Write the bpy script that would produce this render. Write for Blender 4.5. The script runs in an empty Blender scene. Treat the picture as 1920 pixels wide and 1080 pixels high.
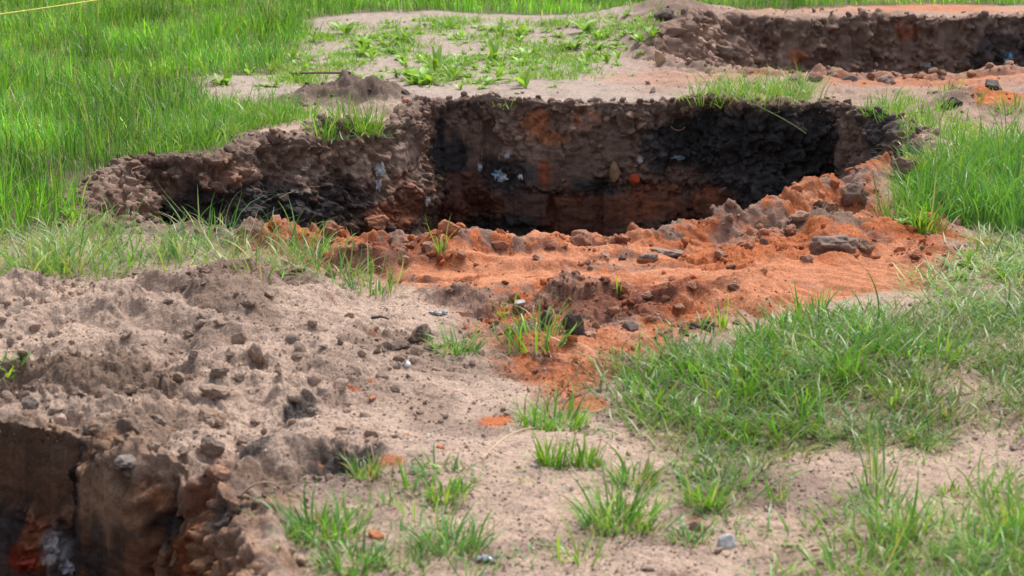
import bpy, math, random
import numpy as np
R = math.radians
SC = bpy.context.scene
COL = SC.collection

# ------------------------------------------------------------------ camera, sky, sun, exposure
CAM_H, LENS, PITCH = 1.6, 70.0, 13.74
FPX = 1920 * LENS / 36.0
cam_d = bpy.data.cameras.new("camera"); cam = bpy.data.objects.new("camera", cam_d); COL.objects.link(cam)
cam.location = (0, 0, CAM_H); cam.rotation_euler = (R(90 - PITCH), 0, 0)
cam_d.lens = LENS; cam_d.sensor_width = 36; cam_d.clip_start = 0.1; cam_d.clip_end = 3000
cam_d.dof.use_dof = True; cam_d.dof.focus_distance = 8.3; cam_d.dof.aperture_fstop = 6.3
SC.camera = cam
SUN_EL, SUN_AZ = 58.0, 28.0          # azimuth measured from +Y (away from the camera) towards +X
world = bpy.data.worlds.new("World"); SC.world = world; world.use_nodes = True
wn = world.node_tree; wn.nodes.clear()
sky = wn.nodes.new("ShaderNodeTexSky"); sky.sky_type = 'NISHITA'; sky.sun_disc = False
sky.sun_elevation = R(SUN_EL); sky.sun_rotation = R(SUN_AZ); sky.dust_density = 4.0; sky.air_density = 1.0; sky.ozone_density = 1.0
hs = wn.nodes.new("ShaderNodeHueSaturation"); hs.inputs['Saturation'].default_value = 0.55
bg = wn.nodes.new("ShaderNodeBackground"); bg.inputs[1].default_value = 0.122
wo = wn.nodes.new("ShaderNodeOutputWorld")
wn.links.new(sky.outputs[0], hs.inputs['Color']); wn.links.new(hs.outputs[0], bg.inputs[0]); wn.links.new(bg.outputs[0], wo.inputs[0])
sl = bpy.data.lights.new("sun", 'SUN'); sl.energy = 2.0; sl.angle = R(22); sl.color = (1.0, 0.96, 0.9)
so = bpy.data.objects.new("sun", sl); COL.objects.link(so)
so.rotation_euler = (R(90 - SUN_EL), 0, R(180 - SUN_AZ))
SC.view_settings.view_transform = 'Standard'; SC.view_settings.look = 'None'
SC.view_settings.gamma = 1.0; SC.view_settings.exposure = 0.95

# ------------------------------------------------------------------ noise
_rs = np.random.RandomState(11)
PERM = np.concatenate([_rs.permutation(256)] * 3).astype(np.int32)
GR2 = np.stack([np.cos(np.arange(256) * 2.39996), np.sin(np.arange(256) * 2.39996)], 1).astype(np.float32)
_g = _rs.normal(size=(256, 3)); GR3 = (_g / np.linalg.norm(_g, axis=1)[:, None]).astype(np.float32)
RND = _rs.rand(256).astype(np.float32); RND2 = _rs.rand(256).astype(np.float32); RND3 = _rs.rand(256).astype(np.float32)

def fl(a):
    i = np.floor(a); return i.astype(np.int32), (a - i).astype(np.float32)
def sm(t): return t * t * t * (t * (t * 6 - 15) + 10)
def n2(x, y, seed=0):
    xi, xf = fl(np.asarray(x)); yi, yf = fl(np.asarray(y)); xi = xi + seed * 37; u, v = sm(xf), sm(yf)
    def c(dx, dy):
        g = GR2[PERM[PERM[(xi + dx) & 255] + ((yi + dy + seed * 91) & 255)]]
        return g[..., 0] * (xf - dx) + g[..., 1] * (yf - dy)
    a = c(0, 0) * (1 - u) + c(1, 0) * u; b = c(0, 1) * (1 - u) + c(1, 1) * u
    return (a * (1 - v) + b * v) * 1.4
def n3(x, y, z, seed=0):
    xi, xf = fl(x); yi, yf = fl(y); zi, zf = fl(z); xi = xi + seed * 37; u, v, w = sm(xf), sm(yf), sm(zf)
    def c(dx, dy, dz):
        g = GR3[PERM[PERM[PERM[(xi + dx) & 255] + ((yi + dy) & 255)] + ((zi + dz + seed * 91) & 255)]]
        return g[..., 0] * (xf - dx) + g[..., 1] * (yf - dy) + g[..., 2] * (zf - dz)
    def p(dz):
        a = c(0, 0, dz) * (1 - u) + c(1, 0, dz) * u; b = c(0, 1, dz) * (1 - u) + c(1, 1, dz) * u
        return a * (1 - v) + b * v
    return (p(0) * (1 - w) + p(1) * w) * 1.5
def fbm2(x, y, wl, octv=4, seed=0, gain=0.5):
    t = 0; a = 1
    for k in range(octv):
        t = t + a * n2(x / wl, y / wl, seed + k); a *= gain; wl *= 0.48
    return t
def fbm3(x, y, z, wl, octv=4, seed=0, gain=0.5):
    t = 0; a = 1
    for k in range(octv):
        t = t + a * n3(x / wl, y / wl, z / wl, seed + k); a *= gain; wl *= 0.48
    return t
def clods2(x, y, wl, seed=0, fill=0.7):
    """rounded lumps of random size scattered on the plane, 0..~1"""
    X, Y = x / wl, y / wl
    xi, xf = fl(X); yi, yf = fl(Y); out = np.zeros_like(xf)
    for dx in (-1, 0, 1):
        for dy in (-1, 0, 1):
            h = PERM[PERM[(xi + dx + seed * 17) & 255] + ((yi + dy + seed * 53) & 255)]
            px, py, r = dx + RND[h], dy + RND2[h], RND3[h]
            rad = 0.25 + 0.6 * r * r
            an = RND[(h + 77) & 255] * 6.28; ca, sa = np.cos(an), np.sin(an)
            ex, ey = xf - px, yf - py
            a, b = ex * ca + ey * sa, (-ex * sa + ey * ca) * (1.0 + RND2[(h + 13) & 255])
            d2 = (a * a + b * b) / (rad * rad)
            hh = np.where(RND2[(h + 101) & 255] < fill, np.sqrt(np.maximum(0, 1 - d2)) * rad, 0)
            out = np.maximum(out, hh)
    return out
def clods3(x, y, z, wl, seed=0, fill=0.75):
    xi, xf = fl(x / wl); yi, yf = fl(y / wl); zi, zf = fl(z / wl); out = np.zeros_like(xf)
    for dx in (-1, 0, 1):
        for dy in (-1, 0, 1):
            for dz in (-1, 0, 1):
                h = PERM[PERM[PERM[(xi + dx + seed * 17) & 255] + ((yi + dy) & 255)] + ((zi + dz + seed * 53) & 255)]
                r = RND3[h]; rad = 0.3 + 0.65 * r * r
                d2 = ((xf - dx - RND[h]) ** 2 + (yf - dy - RND2[h]) ** 2 + ((zf - dz - RND[(h + 55) & 255]) * 1.25) ** 2) / rad ** 2
                out = np.maximum(out, np.where(RND2[(h + 101) & 255] < fill, np.sqrt(np.maximum(0, 1 - d2)) * rad, 0))
    return out
def plates2(x, y, wl, seed=0):
    """broken plates: every cell has its own height and tilt, with sharp steps between, about -1..1"""
    xi, xf = fl(x / wl); yi, yf = fl(y / wl); best = np.full(xf.shape, 9., np.float32); out = np.zeros_like(xf)
    for dx in (-1, 0, 1):
        for dy in (-1, 0, 1):
            h = PERM[PERM[(xi + dx + seed * 17) & 255] + ((yi + dy + seed * 53) & 255)]
            ex, ey = xf - dx - RND[h], yf - dy - RND2[h]; d2 = ex * ex + ey * ey; g = GR2[h]
            v = (RND3[h] - .5) * 1.1 + .9 * (g[..., 0] * ex + g[..., 1] * ey)
            m = d2 < best; best = np.where(m, d2, best); out = np.where(m, v, out)
    return out
def plates3(x, y, z, wl, seed=0):
    xi, xf = fl(x / wl); yi, yf = fl(y / wl); zi, zf = fl(z / wl); best = np.full(xf.shape, 9., np.float32); out = np.zeros_like(xf)
    for dx in (-1, 0, 1):
        for dy in (-1, 0, 1):
            for dz in (-1, 0, 1):
                h = PERM[PERM[PERM[(xi + dx + seed * 17) & 255] + ((yi + dy) & 255)] + ((zi + dz + seed * 53) & 255)]
                ex, ey, ez = xf - dx - RND[h], yf - dy - RND2[h], zf - dz - RND[(h + 55) & 255]; d2 = ex * ex + ey * ey + ez * ez; g = GR3[h]
                v = (RND3[h] - .5) * 1.1 + .9 * (g[..., 0] * ex + g[..., 1] * ey + g[..., 2] * ez)
                m = d2 < best; best = np.where(m, d2, best); out = np.where(m, v, out)
    return out
def sstep(a, b, x):
    t = np.clip((x - a) / (b - a), 0, 1); return t * t * (3 - 2 * t)
def lerp(a, b, t): return a + (b - a) * t

# ------------------------------------------------------------------ photograph pixel <-> place on the ground
SP, CP = math.sin(R(PITCH)), math.cos(R(PITCH))
def ray(px, py):
    u, v = (px - 960) / FPX, (540 - py) / FPX
    return np.array([u, CP + v * SP, -SP + v * CP])
def at(px, py, z=0.0):
    d = ray(px, py); t = (z - CAM_H) / d[2]; return (d[0] * t, d[1] * t)
def project(P):
    z = P[..., 2] - CAM_H; dep = P[..., 1] * CP - z * SP; up = P[..., 1] * SP + z * CP
    dep = np.maximum(dep, 0.05)
    return 960 + FPX * P[..., 0] / dep, 540 - FPX * up / dep, dep
def poly(pts, z=0.0): return np.array([at(p[0], p[1], p[2] if len(p) > 2 else z) for p in pts])
def inside(x, y, P):
    res = np.zeros(x.shape, bool); n = len(P)
    for i in range(n):
        x1, y1 = P[i]; x2, y2 = P[(i + 1) % n]
        if y1 == y2: continue
        c = ((y1 > y) != (y2 > y)) & (x < (x2 - x1) * (y - y1) / (y2 - y1) + x1)
        res ^= c
    return res

# coarse world grid for soil and plant regions
GX0, GX1, GY0, GY1, GS = -7.0, 7.0, 2.4, 24.0, 0.02
gxs = np.arange(GX0, GX1, GS); gys = np.arange(GY0, GY1, GS)
GXX, GYY = np.meshgrid(gxs, gys)
def blur(a, r):
    k = max(1, int(r / GS))
    for ax in (0, 1):
        for _ in range(2):
            c = np.cumsum(np.concatenate([np.repeat(np.take(a, [0], ax), k + 1, ax), a, np.repeat(np.take(a, [-1], ax), k, ax)], ax), ax)
            n = a.shape[ax]
            a = (np.take(c, np.arange(2 * k + 1, 2 * k + 1 + n), ax) - np.take(c, np.arange(0, n), ax)) / (2 * k + 1)
    return a
def samp(g, x, y):
    fx = np.clip((x - GX0) / GS, 0, g.shape[1] - 1.001); fy = np.clip((y - GY0) / GS, 0, g.shape[0] - 1.001)
    i, j = fx.astype(int), fy.astype(int); u, v = fx - i, fy - j
    return (g[j, i] * (1 - u) + g[j, i + 1] * u) * (1 - v) + (g[j + 1, i] * (1 - u) + g[j + 1, i + 1] * u) * v
def region(pts, soft=0.06):
    return blur(inside(GXX, GYY, poly(pts)).astype(np.float32), soft).astype(np.float32)

MEADOW = np.maximum(region([(-700, 470), (0, 452), (70, 432), (150, 405), (130, 365), (215, 318), (262, 303), (330, 297), (420, 288), (472, 262), (565, 254),
    (520, 256), (470, 248), (420, 232), (388, 210), (374, 185), (370, 160), (390, 140), (440, 140), (480, 138), (545, 125), (562, 92), (575, 60), (590, 36), (690, 26),
    (850, 24), (1000, 27), (1160, 24), (1215, 12), (1300, 24), (1400, 20), (1560, 14), (1700, 8), (2600, 4), (2600, -60), (-700, -60)], 0.05),
    (GYY > 18.5).astype(np.float32))
ORANGE = region([(430, 440), (520, 432), (640, 424), (700, 410), (760, 402), (860, 428), (1040, 450), (1180, 425), (1290, 405), (1390, 405), (1480, 372), (1560, 330), (1640, 284), (1745, 300),
    (1760, 330), (1650, 390), (1670, 430), (1825, 432), (1790, 480), (1740, 530), (1600, 560), (1440, 600), (1340, 620), (1290, 660), (1180, 690), (1080, 760), (1010, 740), (950, 690),
    (880, 640), (900, 600), (830, 575), (760, 545), (640, 545), (560, 500), (470, 480)], 0.06)
TRACK = region([(1740, 500), (1640, 480), (1540, 530), (1430, 580), (1420, 600), (1560, 566), (1700, 545), (1780, 520)], 0.05)
MOUND = region([(-600, 520), (0, 545), (150, 545), (300, 520), (450, 505), (560, 530), (640, 560), (700, 590), (720, 640), (700, 700), (640, 760), (690, 820), (620, 900), (500, 930), (300, 870), (140, 790), (-600, 760)], 0.10)
STRIP = region([(-600, 455), (0, 452), (160, 412), (300, 428), (480, 435), (560, 470), (700, 540), (640, 560), (500, 530), (300, 530), (100, 545), (-600, 540)], 0.06)
FARSAND = region([(350, 120), (560, 20), (1250, 15), (1300, 20), (1700, 10), (2600, 0), (2600, 200), (1750, 200), (1300, 200), (1000, 215), (760, 215), (600, 200), (380, 190)], 0.10)
RGRASS = region([(1780, 330), (1705, 370), (1690, 432), (1760, 425), (1830, 430), (2600, 460), (2600, 285), (1930, 292), (1850, 300)], 0.05)
RFLAT = region([(1850, 448), (1795, 500), (1755, 555), (1790, 610), (2600, 620), (2600, 440)], 0.06)
LOWER = region([(1195, 690), (1130, 712), (1200, 780), (1255, 860), (1310, 935), (1400, 915), (1420, 880), (1500, 850), (1600, 850), (1700, 830), (1800, 800), (1930, 800), (2600, 800),
    (2600, 580), (1850, 580), (1720, 590), (1590, 595), (1460, 625), (1350, 660)], 0.05)
DENSE = region([(1250, 720), (1240, 770), (1300, 850), (1380, 850), (1480, 800), (1600, 760), (1720, 700), (1740, 650), (1700, 600), (1600, 600), (1480, 625), (1370, 660)], 0.07)
BOTR = region([(1520, 1000), (1600, 950), (1750, 930), (1930, 900), (2600, 880), (2600, 1200), (1480, 1200), (1470, 1080)], 0.06)
RIMG = region([(1280, 212), (1320, 190), (1400, 182), (1500, 185), (1560, 200), (1560, 224), (1450, 236), (1360, 222)], 0.05)
RIMG2 = region([(1600, 222), (1670, 195), (1770, 192), (1800, 225), (1920, 262), (1900, 290), (1740, 270), (1640, 245)], 0.05)
PATHR = region([(1190, 100), (1300, 20), (2600, 20), (2600, 230), (1800, 235), (1560, 195), (1300, 190), (1180, 180)], .15)
TOPR = region([(1380, 36), (1420, 16), (1700, 10), (2600, 4), (2600, 30), (1900, 30)], .15)
RIML = region([(262, 300), (330, 294), (420, 284), (472, 258), (565, 250), (600, 236), (735, 228), (640, 232), (560, 232), (500, 215), (420, 205), (372, 205)], .06)
WEEDS = region([(690, 60), (760, 38), (900, 40), (1010, 52), (1130, 36), (1225, 60), (1215, 92), (1120, 105), (1140, 140), (1010, 155), (920, 140), (860, 160), (730, 158), (690, 120)], 0.12)
WEEDS2 = region([(380, 160), (420, 110), (560, 92), (590, 40), (700, 45), (720, 170), (560, 160)], 0.12)
TIPS = region([(600, 930), (560, 1000), (470, 1090), (900, 1090), (900, 1000), (800, 960), (700, 930)], 0.06)

BLOBS = []        # (x, y, rx, ry, colour, strength)
def blob(px, py, rx, ry, c, s=1.0, z=0.0):
    x, y = at(px, py, z); BLOBS.append((x, y, rx, ry, np.asarray(c), s))
C_SAND = np.array((.385, .280, .218)); C_SAND2 = np.array((.235, .168, .132)); C_FAR = np.array((.32, .255, .212)); C_CLOD = np.array((.17, .115, .085))
C_OR = np.array((.385, .118, .044)); C_ORP = np.array((.45, .185, .096)); C_ORD = np.array((.165, .062, .038)); C_BLACK = np.array((.030, .027, .027))
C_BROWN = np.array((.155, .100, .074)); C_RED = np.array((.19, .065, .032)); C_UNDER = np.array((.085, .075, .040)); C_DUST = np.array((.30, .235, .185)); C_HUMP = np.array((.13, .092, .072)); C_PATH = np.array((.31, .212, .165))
for b in ((365, 575, .20, .22, C_CLOD, .75), (440, 610, .16, .25, C_CLOD, .6), (480, 545, .2, .12, C_CLOD, .7), (180, 750, .3, .18, C_CLOD, .9), (50, 745, .22, .14, C_CLOD, .9), (240, 830, .16, .12, C_CLOD, .8), (330, 800, .12, .1, C_CLOD, .6),
          (565, 800, .035, .10, C_BLACK, .9), (590, 780, .03, .05, C_BLACK, .8), (630, 880, .09, .09, C_BLACK, .85), (480, 860, .05, .08, C_BLACK, .8), (520, 900, .1, .08, C_CLOD, .9), (690, 880, .05, .05, C_BLACK, .7),  # black blobs paint the shade of the holes, along with dark clods
          (780, 660, .16, .2, C_CLOD, .55), (900, 620, .12, .14, C_CLOD, .6), (1060, 600, .07, .10, C_CLOD, .7), (800, 760, .12, .14, C_CLOD, .5), (870, 700, .2, .12, C_CLOD, .5),
          (930, 785, .05, .05, C_OR, .9), (720, 910, .07, .035, C_OR, .8), (825, 830, .02, .02, C_OR, .9), (1085, 715, .16, .14, C_OR, .5), (1100, 760, .09, .06, C_OR, .8), (660, 745, .02, .02, C_OR, .8), (760, 832, .02, .02, C_OR, .7),
          (1855, 194, .20, .2, C_OR, 1.), (1720, 150, .6, .3, C_OR, .6), (1500, 142, .4, .2, C_OR, .7), (1900, 150, .4, .25, C_ORP, .5), (1260, 150, .5, .3, C_ORP, .25), (1730, 8, .6, .8, C_OR, .55),
          (1260, 458, .12, .09, C_CLOD, .95), (1560, 440, .16, .12, C_CLOD, .9), (1320, 430, .1, .08, C_CLOD, .5), (1130, 500, .25, .08, C_CLOD, .4), (760, 440, .3, .1, C_ORD, .7), (720, 500, .3, .2, C_ORD, .6),
          (1120, 590, .3, .18, C_ORD, .8), (1250, 560, .3, .16, C_ORD, .7), (1320, 490, .25, .2, C_OR, .7), (1450, 480, .3, .3, C_OR, .8), (960, 470, .22, .07, C_ORP, .9), (930, 520, .3, .06, C_ORP, .9), (880, 545, .3, .06, C_ORP, .9), (1080, 520, .3, .05, C_ORP, .8),
          (1390, 580, .12, .08, C_ORP, .9), (1090, 660, .3, .07, C_ORP, .6), (1240, 480, .14, .05, C_ORP, .9), (1640, 310, .22, .35, (.47, .14, .045), 1.), (1300, 520, .35, .08, C_ORP, .9), (1150, 540, .35, .07, C_ORP, .9), (1480, 560, .2, .1, C_ORP, .9), (820, 520, .25, .06, C_ORP, .8), (1000, 500, .4, .06, C_ORP, .9), (1200, 640, .2, .06, C_ORP, .8), (1560, 520, .3, .12, C_ORP, .8), (1740, 450, .2, .12, C_OR, .9), (1690, 330, .15, .2, C_CLOD, .5), (640, 195, .36, .45, C_HUMP, 1.), (700, 205, .25, .2, C_HUMP, .9), (1250, 75, .4, 1.0, C_CLOD, .8), (1250, 35, .35, .9, C_CLOD, .7), (1790, 190, .12, .3, C_CLOD, .8), (1690, 262, .3, .3, C_BLACK, .7),
          (1500, 1060, .1, .05, C_CLOD, .3), (1250, 1070, .06, .05, C_CLOD, .6)):
    blob(*b)

# ground relief: (px, py, height, rx, ry)
STAMPS = [(*at(px, py), h, rx, ry) for px, py, h, rx, ry in (
    (150, 640, .07, .75, .5), (440, 600, .055, .35, .40), (300, 580, .02, .5, .25), (560, 680, .05, .4, .4), (700, 880, .05, .25, .2), (250, 760, .05, .5, .2),
    (645, 885, -.10, .10, .09), (565, 805, -.04, .05, .09), (490, 920, -.06, .12, .12), (400, 880, -.03, .12, .10), (770, 500, .05, .35, .15),
    (740, 425, .09, .22, .12), (880, 425, .04, .14, .1), (1090, 440, .05, .12, .09), (620, 440, .05, .2, .12), (1200, 440, .06, .2, .12), (1300, 430, .06, .25, .14), (1420, 420, .05, .25, .16),
    (1540, 405, .07, .22, .25), (1635, 365, .14, .13, .20), (1720, 350, .06, .2, .3), (1560, 450, .08, .22, .15), (1430, 500, .08, .35, .2), (1400, 560, .04, .15, .12), (1330, 560, .05, .3, .15), (1720, 445, .06, .2, .1),
    (960, 480, .04, .35, .07), (930, 515, -.03, .4, .05), (1000, 545, .02, .4, .07), (1080, 660, .05, .35, .10), (1060, 690, -.02, .4, .07), (1080, 605, .04, .08, .07),
    (610, 203, .06, .30, .28), (690, 203, .06, .16, .2), (650, 196, .05, .12, .15), (560, 205, .05, .15, .2), (720, 200, .06, .2, .2), (900, 200, .03, .2, .15), (1400, 200, .06, .35, .3), (1270, 80, .13, .35, .8), (1250, 40, .12, .45, .7), (1480, 38, .05, .8, .4), (1800, 34, .03, 1.0, .4),
    (1600, 150, .01, .5, .25), (1850, 190, .07, .2, .25), (1790, 200, .08, .12, .2), (1900, 150, .05, .3, .25), (470, 275, .05, .2, .25), (600, 250, .05, .25, .25), (1640, 235, .04, .2, .3), (1740, 285, .06, .2, .25),
    (1060, 840, .02, .2, .1), (900, 900, .03, .4, .2), (1700, 880, .02, .4, .2), (1500, 700, .05, .5, .4))]

CLODMASK = None
def regs(x, y):
    wx = x + 0.05 * n2(x / .22, y / .22, 3) + 0.025 * n2(x / .07, y / .07, 4)
    wy = y + 0.07 * n2(x / .24, y / .24, 5) + 0.03 * n2(x / .07, y / .07, 6)
    return wx, wy
def rough_at(wx, wy):
    r = 0.22 + 0.95 * samp(MOUND, wx, wy) + .35 * samp(PATHR, wx, wy) + 0.75 * samp(ORANGE, wx, wy) * (1 - .85 * samp(TRACK, wx, wy)) + 0.15 * samp(STRIP, wx, wy)
    for bx, by, rx, ry, c, s in BLOBS:
        if c is C_HUMP: r = r + 1.2 * s * np.exp(-((wx - bx) / rx) ** 2 - ((wy - by) / ry) ** 2)
        if c is C_CLOD or c is C_BLACK or c is C_ORD: r = r + 0.55 * s * np.exp(-((wx - bx) / rx) ** 2 - ((wy - by) / ry) ** 2)
        if c is C_ORP: r = r * (1 - 0.88 * s * np.exp(-((wx - bx) / rx) ** 2 - ((wy - by) / ry) ** 2))
    return np.minimum(r, 1.25) * (1 - .6 * samp(MEADOW, wx, wy))
def H(x, y, detail=True):
    x = np.asarray(x, np.float64); y = np.asarray(y, np.float64)
    h = 0.025 * n2(x / 1.7, y / 1.7, 21) + 0.015 * n2(x / .7, y / .7, 22)
    wx, wy = regs(x, y)
    for sx, sy, a, rx, ry in STAMPS:
        h = h + a * np.exp(-((wx - sx) / rx) ** 2 - ((wy - sy) / ry) ** 2)
    h = h * np.clip((30 - y) / 10, 0, 1)
    if not detail: return h
    r = rough_at(wx, wy) * np.clip((24 - y) / 4, 0, 1)
    patch = sstep(-.15, .5, fbm2(x, y, .5, 3, 31))
    h = h + r * (0.072 * np.abs(n2(wx / .36, wy / .30, 40)) - .018 + 0.022 * n2(wx / .15, wy / .12, 41))
    h = h + r * (.35 + .65 * patch) * (0.026 * clods2(wx + .02 * n2(x / .03, y / .03, 47), wy, .15, 1, .45) + 0.017 * clods2(x + .008 * n2(x / .02, y / .02, 48), y, .062, 2, .55) + .010 * clods2(x, y, .027, 3, .6) + .012 * np.abs(n2(x / .06, y / .05, 49)) + .007 * np.abs(n2(x / .022, y / .02, 50)))
    qx = x + .02 * n2(x / .07, y / .07, 51) + .004 * n2(x / .02, y / .02, 53); qy = y + .02 * n2(x / .07, y / .07, 52) + .004 * n2(x / .02, y / .02, 54)
    br = r * sstep(.15, .9, r + .5 * patch - .2)
    h = h + br * (.3 + .7 * patch) * (.017 * plates2(qx, qy, .15, 6) + .010 * plates2(qx, qy, .06, 7) + .004 * plates2(qx, qy, .026, 8))
    h = h + (.35 + .65 * r) * (.006 * n2(x / .035, y / .03, 42) + .004 * n2(x / .013, y / .012, 43))
    ow = samp(ORANGE, wx, wy) * (1 - samp(TRACK, wx, wy))
    h = h + ow * .048 * n2(wx / .9 + wy * .5, wy / .22 + .35 * wx, 45)
    tr = samp(TRACK, wx, wy)
    h = h + tr * (-.02 + .004 * np.sin((x * .5 + y) * 90))
    return h

def soil(x, y):
    """soil colours of the ground (linear), with the dark of the holes painted in"""
    wx, wy = regs(x, y)
    m1 = fbm2(x, y, .6, 4, 60); m2 = fbm2(x, y, .16, 3, 64); m3 = fbm2(x, y, .05, 2, 70)
    def mix(c, col, t): return c + (col - c) * t[..., None]
    c = np.broadcast_to(C_SAND, x.shape + (3,)).copy()
    c = mix(c, C_SAND2, sstep(-.05, .75, m1 + .5 * m2))
    c = mix(c, C_FAR, samp(FARSAND, wx, wy)); c = mix(c, C_PATH, samp(PATHR, wx, wy)); c = mix(c, C_SAND2, .5 * samp(PATHR, wx, wy) * sstep(0, .5, m2 + .5 * m1)); c = mix(c, C_ORP, .55 * samp(TOPR, wx, wy))
    c = mix(c, C_CLOD, .28 * samp(MOUND, wx, wy) * sstep(.05, .7, m2 + .4 * m3 + .4 * m1))
    c = mix(c, C_DUST, .7 * samp(STRIP, wx, wy))
    o = samp(ORANGE, wx, wy); o = o * sstep(.05, .5, o + .25 * m2)
    oc = np.broadcast_to(C_OR, c.shape).copy(); oc = mix(oc, C_ORP, sstep(.05, .4, m1 - .3 * m2)); oc = mix(oc, np.array((.47, .135, .045)), .8 * sstep(.05, .5, -m1 + .5 * m2)); oc = mix(oc, C_ORD, .95 * sstep(-.08, .38, m2 + .5 * m3 - .3 * m1)); oc = mix(oc, C_SAND2, .65 * sstep(.0, .4, -m1 + .5 * m3 + .5 * m2))
    c = c + (oc - c) * o[..., None]
    c = mix(c, C_ORP * .9, .8 * samp(TRACK, wx, wy))
    for bx, by, rx, ry, col, s in BLOBS:
        g = np.exp(-((wx - bx) / rx) ** 2 - ((wy - by) / ry) ** 2)
        c = mix(c, col, s * sstep(.25, .65, g + .22 * m2 + .14 * m3))
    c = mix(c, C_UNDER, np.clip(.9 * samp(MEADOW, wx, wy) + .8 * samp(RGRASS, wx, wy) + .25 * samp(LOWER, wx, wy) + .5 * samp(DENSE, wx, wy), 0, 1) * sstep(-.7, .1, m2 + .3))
    v = 1 + .16 * m3 + .12 * m2
    return np.clip(c * v[..., None], .004, .9)

# ------------------------------------------------------------------ materials
def mat_soil(name, rough=.95, spec=.15, grit=1.0, bump=.8):
    m = bpy.data.materials.new(name); m.use_nodes = True; nt = m.node_tree; N, L = nt.nodes, nt.links
    p = N['Principled BSDF']; p.inputs['Roughness'].default_value = rough; p.inputs['Specular IOR Level'].default_value = spec
    a = N.new('ShaderNodeAttribute'); a.attribute_name = 'soil'
    tc = N.new('ShaderNodeTexCoord')
    n1 = N.new('ShaderNodeTexNoise'); n1.inputs['Scale'].default_value = 140; n1.inputs['Detail'].default_value = 5; n1.inputs['Roughness'].default_value = .7
    L.new(tc.outputs['Object'], n1.inputs['Vector'])
    r1 = N.new('ShaderNodeMapRange'); r1.inputs[1].default_value = .3; r1.inputs[2].default_value = .72; r1.inputs[3].default_value = 1 - .55 * grit; r1.inputs[4].default_value = 1 + .5 * grit
    L.new(n1.outputs[0], r1.inputs[0])
    mu = N.new('ShaderNodeVectorMath'); mu.operation = 'SCALE'; L.new(a.outputs['Color'], mu.inputs[0]); L.new(r1.outputs[0], mu.inputs['Scale'])
    v = N.new('ShaderNodeTexVoronoi'); v.inputs['Scale'].default_value = 150; L.new(tc.outputs['Object'], v.inputs['Vector'])
    r2 = N.new('ShaderNodeMapRange'); r2.inputs[1].default_value = .10; r2.inputs[2].default_value = .24; r2.inputs[3].default_value = 1; r2.inputs[4].default_value = 0
    L.new(v.outputs['Distance'], r2.inputs[0])
    sep = N.new('ShaderNodeSeparateColor'); L.new(v.outputs['Color'], sep.inputs[0])
    gt = N.new('ShaderNodeMath'); gt.operation = 'GREATER_THAN'; gt.inputs[1].default_value = .84; L.new(sep.outputs[0], gt.inputs[0])
    mm = N.new('ShaderNodeMath'); mm.operation = 'MULTIPLY'; L.new(r2.outputs[0], mm.inputs[0]); L.new(gt.outputs[0], mm.inputs[1])
    m2 = N.new('ShaderNodeMath'); m2.operation = 'MULTIPLY'; m2.inputs[1].default_value = .6 * grit; L.new(mm.outputs[0], m2.inputs[0])
    rampc = N.new('ShaderNodeValToRGB'); e = rampc.color_ramp.elements; e[0].color = (.10, .07, .055, 1); e[1].color = (.62, .56, .5, 1); rampc.color_ramp.interpolation = 'CONSTANT'; e[1].position = .45
    L.new(sep.outputs[1], rampc.inputs[0])
    mx = N.new('ShaderNodeMix'); mx.data_type = 'RGBA'; L.new(m2.outputs[0], mx.inputs[0]); L.new(mu.outputs[0], mx.inputs[6]); L.new(rampc.outputs[0], mx.inputs[7])
    L.new(mx.outputs[2], p.inputs['Base Color'])
    b = N.new('ShaderNodeBump'); b.inputs['Strength'].default_value = bump; b.inputs['Distance'].default_value = .006
    L.new(n1.outputs[0], b.inputs['Height']); L.new(b.outputs[0], p.inputs['Normal'])
    return m
M_SOIL = mat_soil('sandy_soil'); M_WALL = mat_soil('cut_soil', .85, .25, .8, .8); M_CRUMB = mat_soil('crumbled_soil', .95, .15, .6, .6)
def attr_rough(m):
    nt = m.node_tree; a = nt.nodes.new('ShaderNodeAttribute'); a.attribute_name = 'smear'
    r = nt.nodes.new('ShaderNodeMapRange'); r.inputs[3].default_value = .92; r.inputs[4].default_value = .42
    nt.links.new(a.outputs['Fac'], r.inputs[0]); nt.links.new(r.outputs[0], nt.nodes['Principled BSDF'].inputs['Roughness'])
attr_rough(M_WALL)
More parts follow.
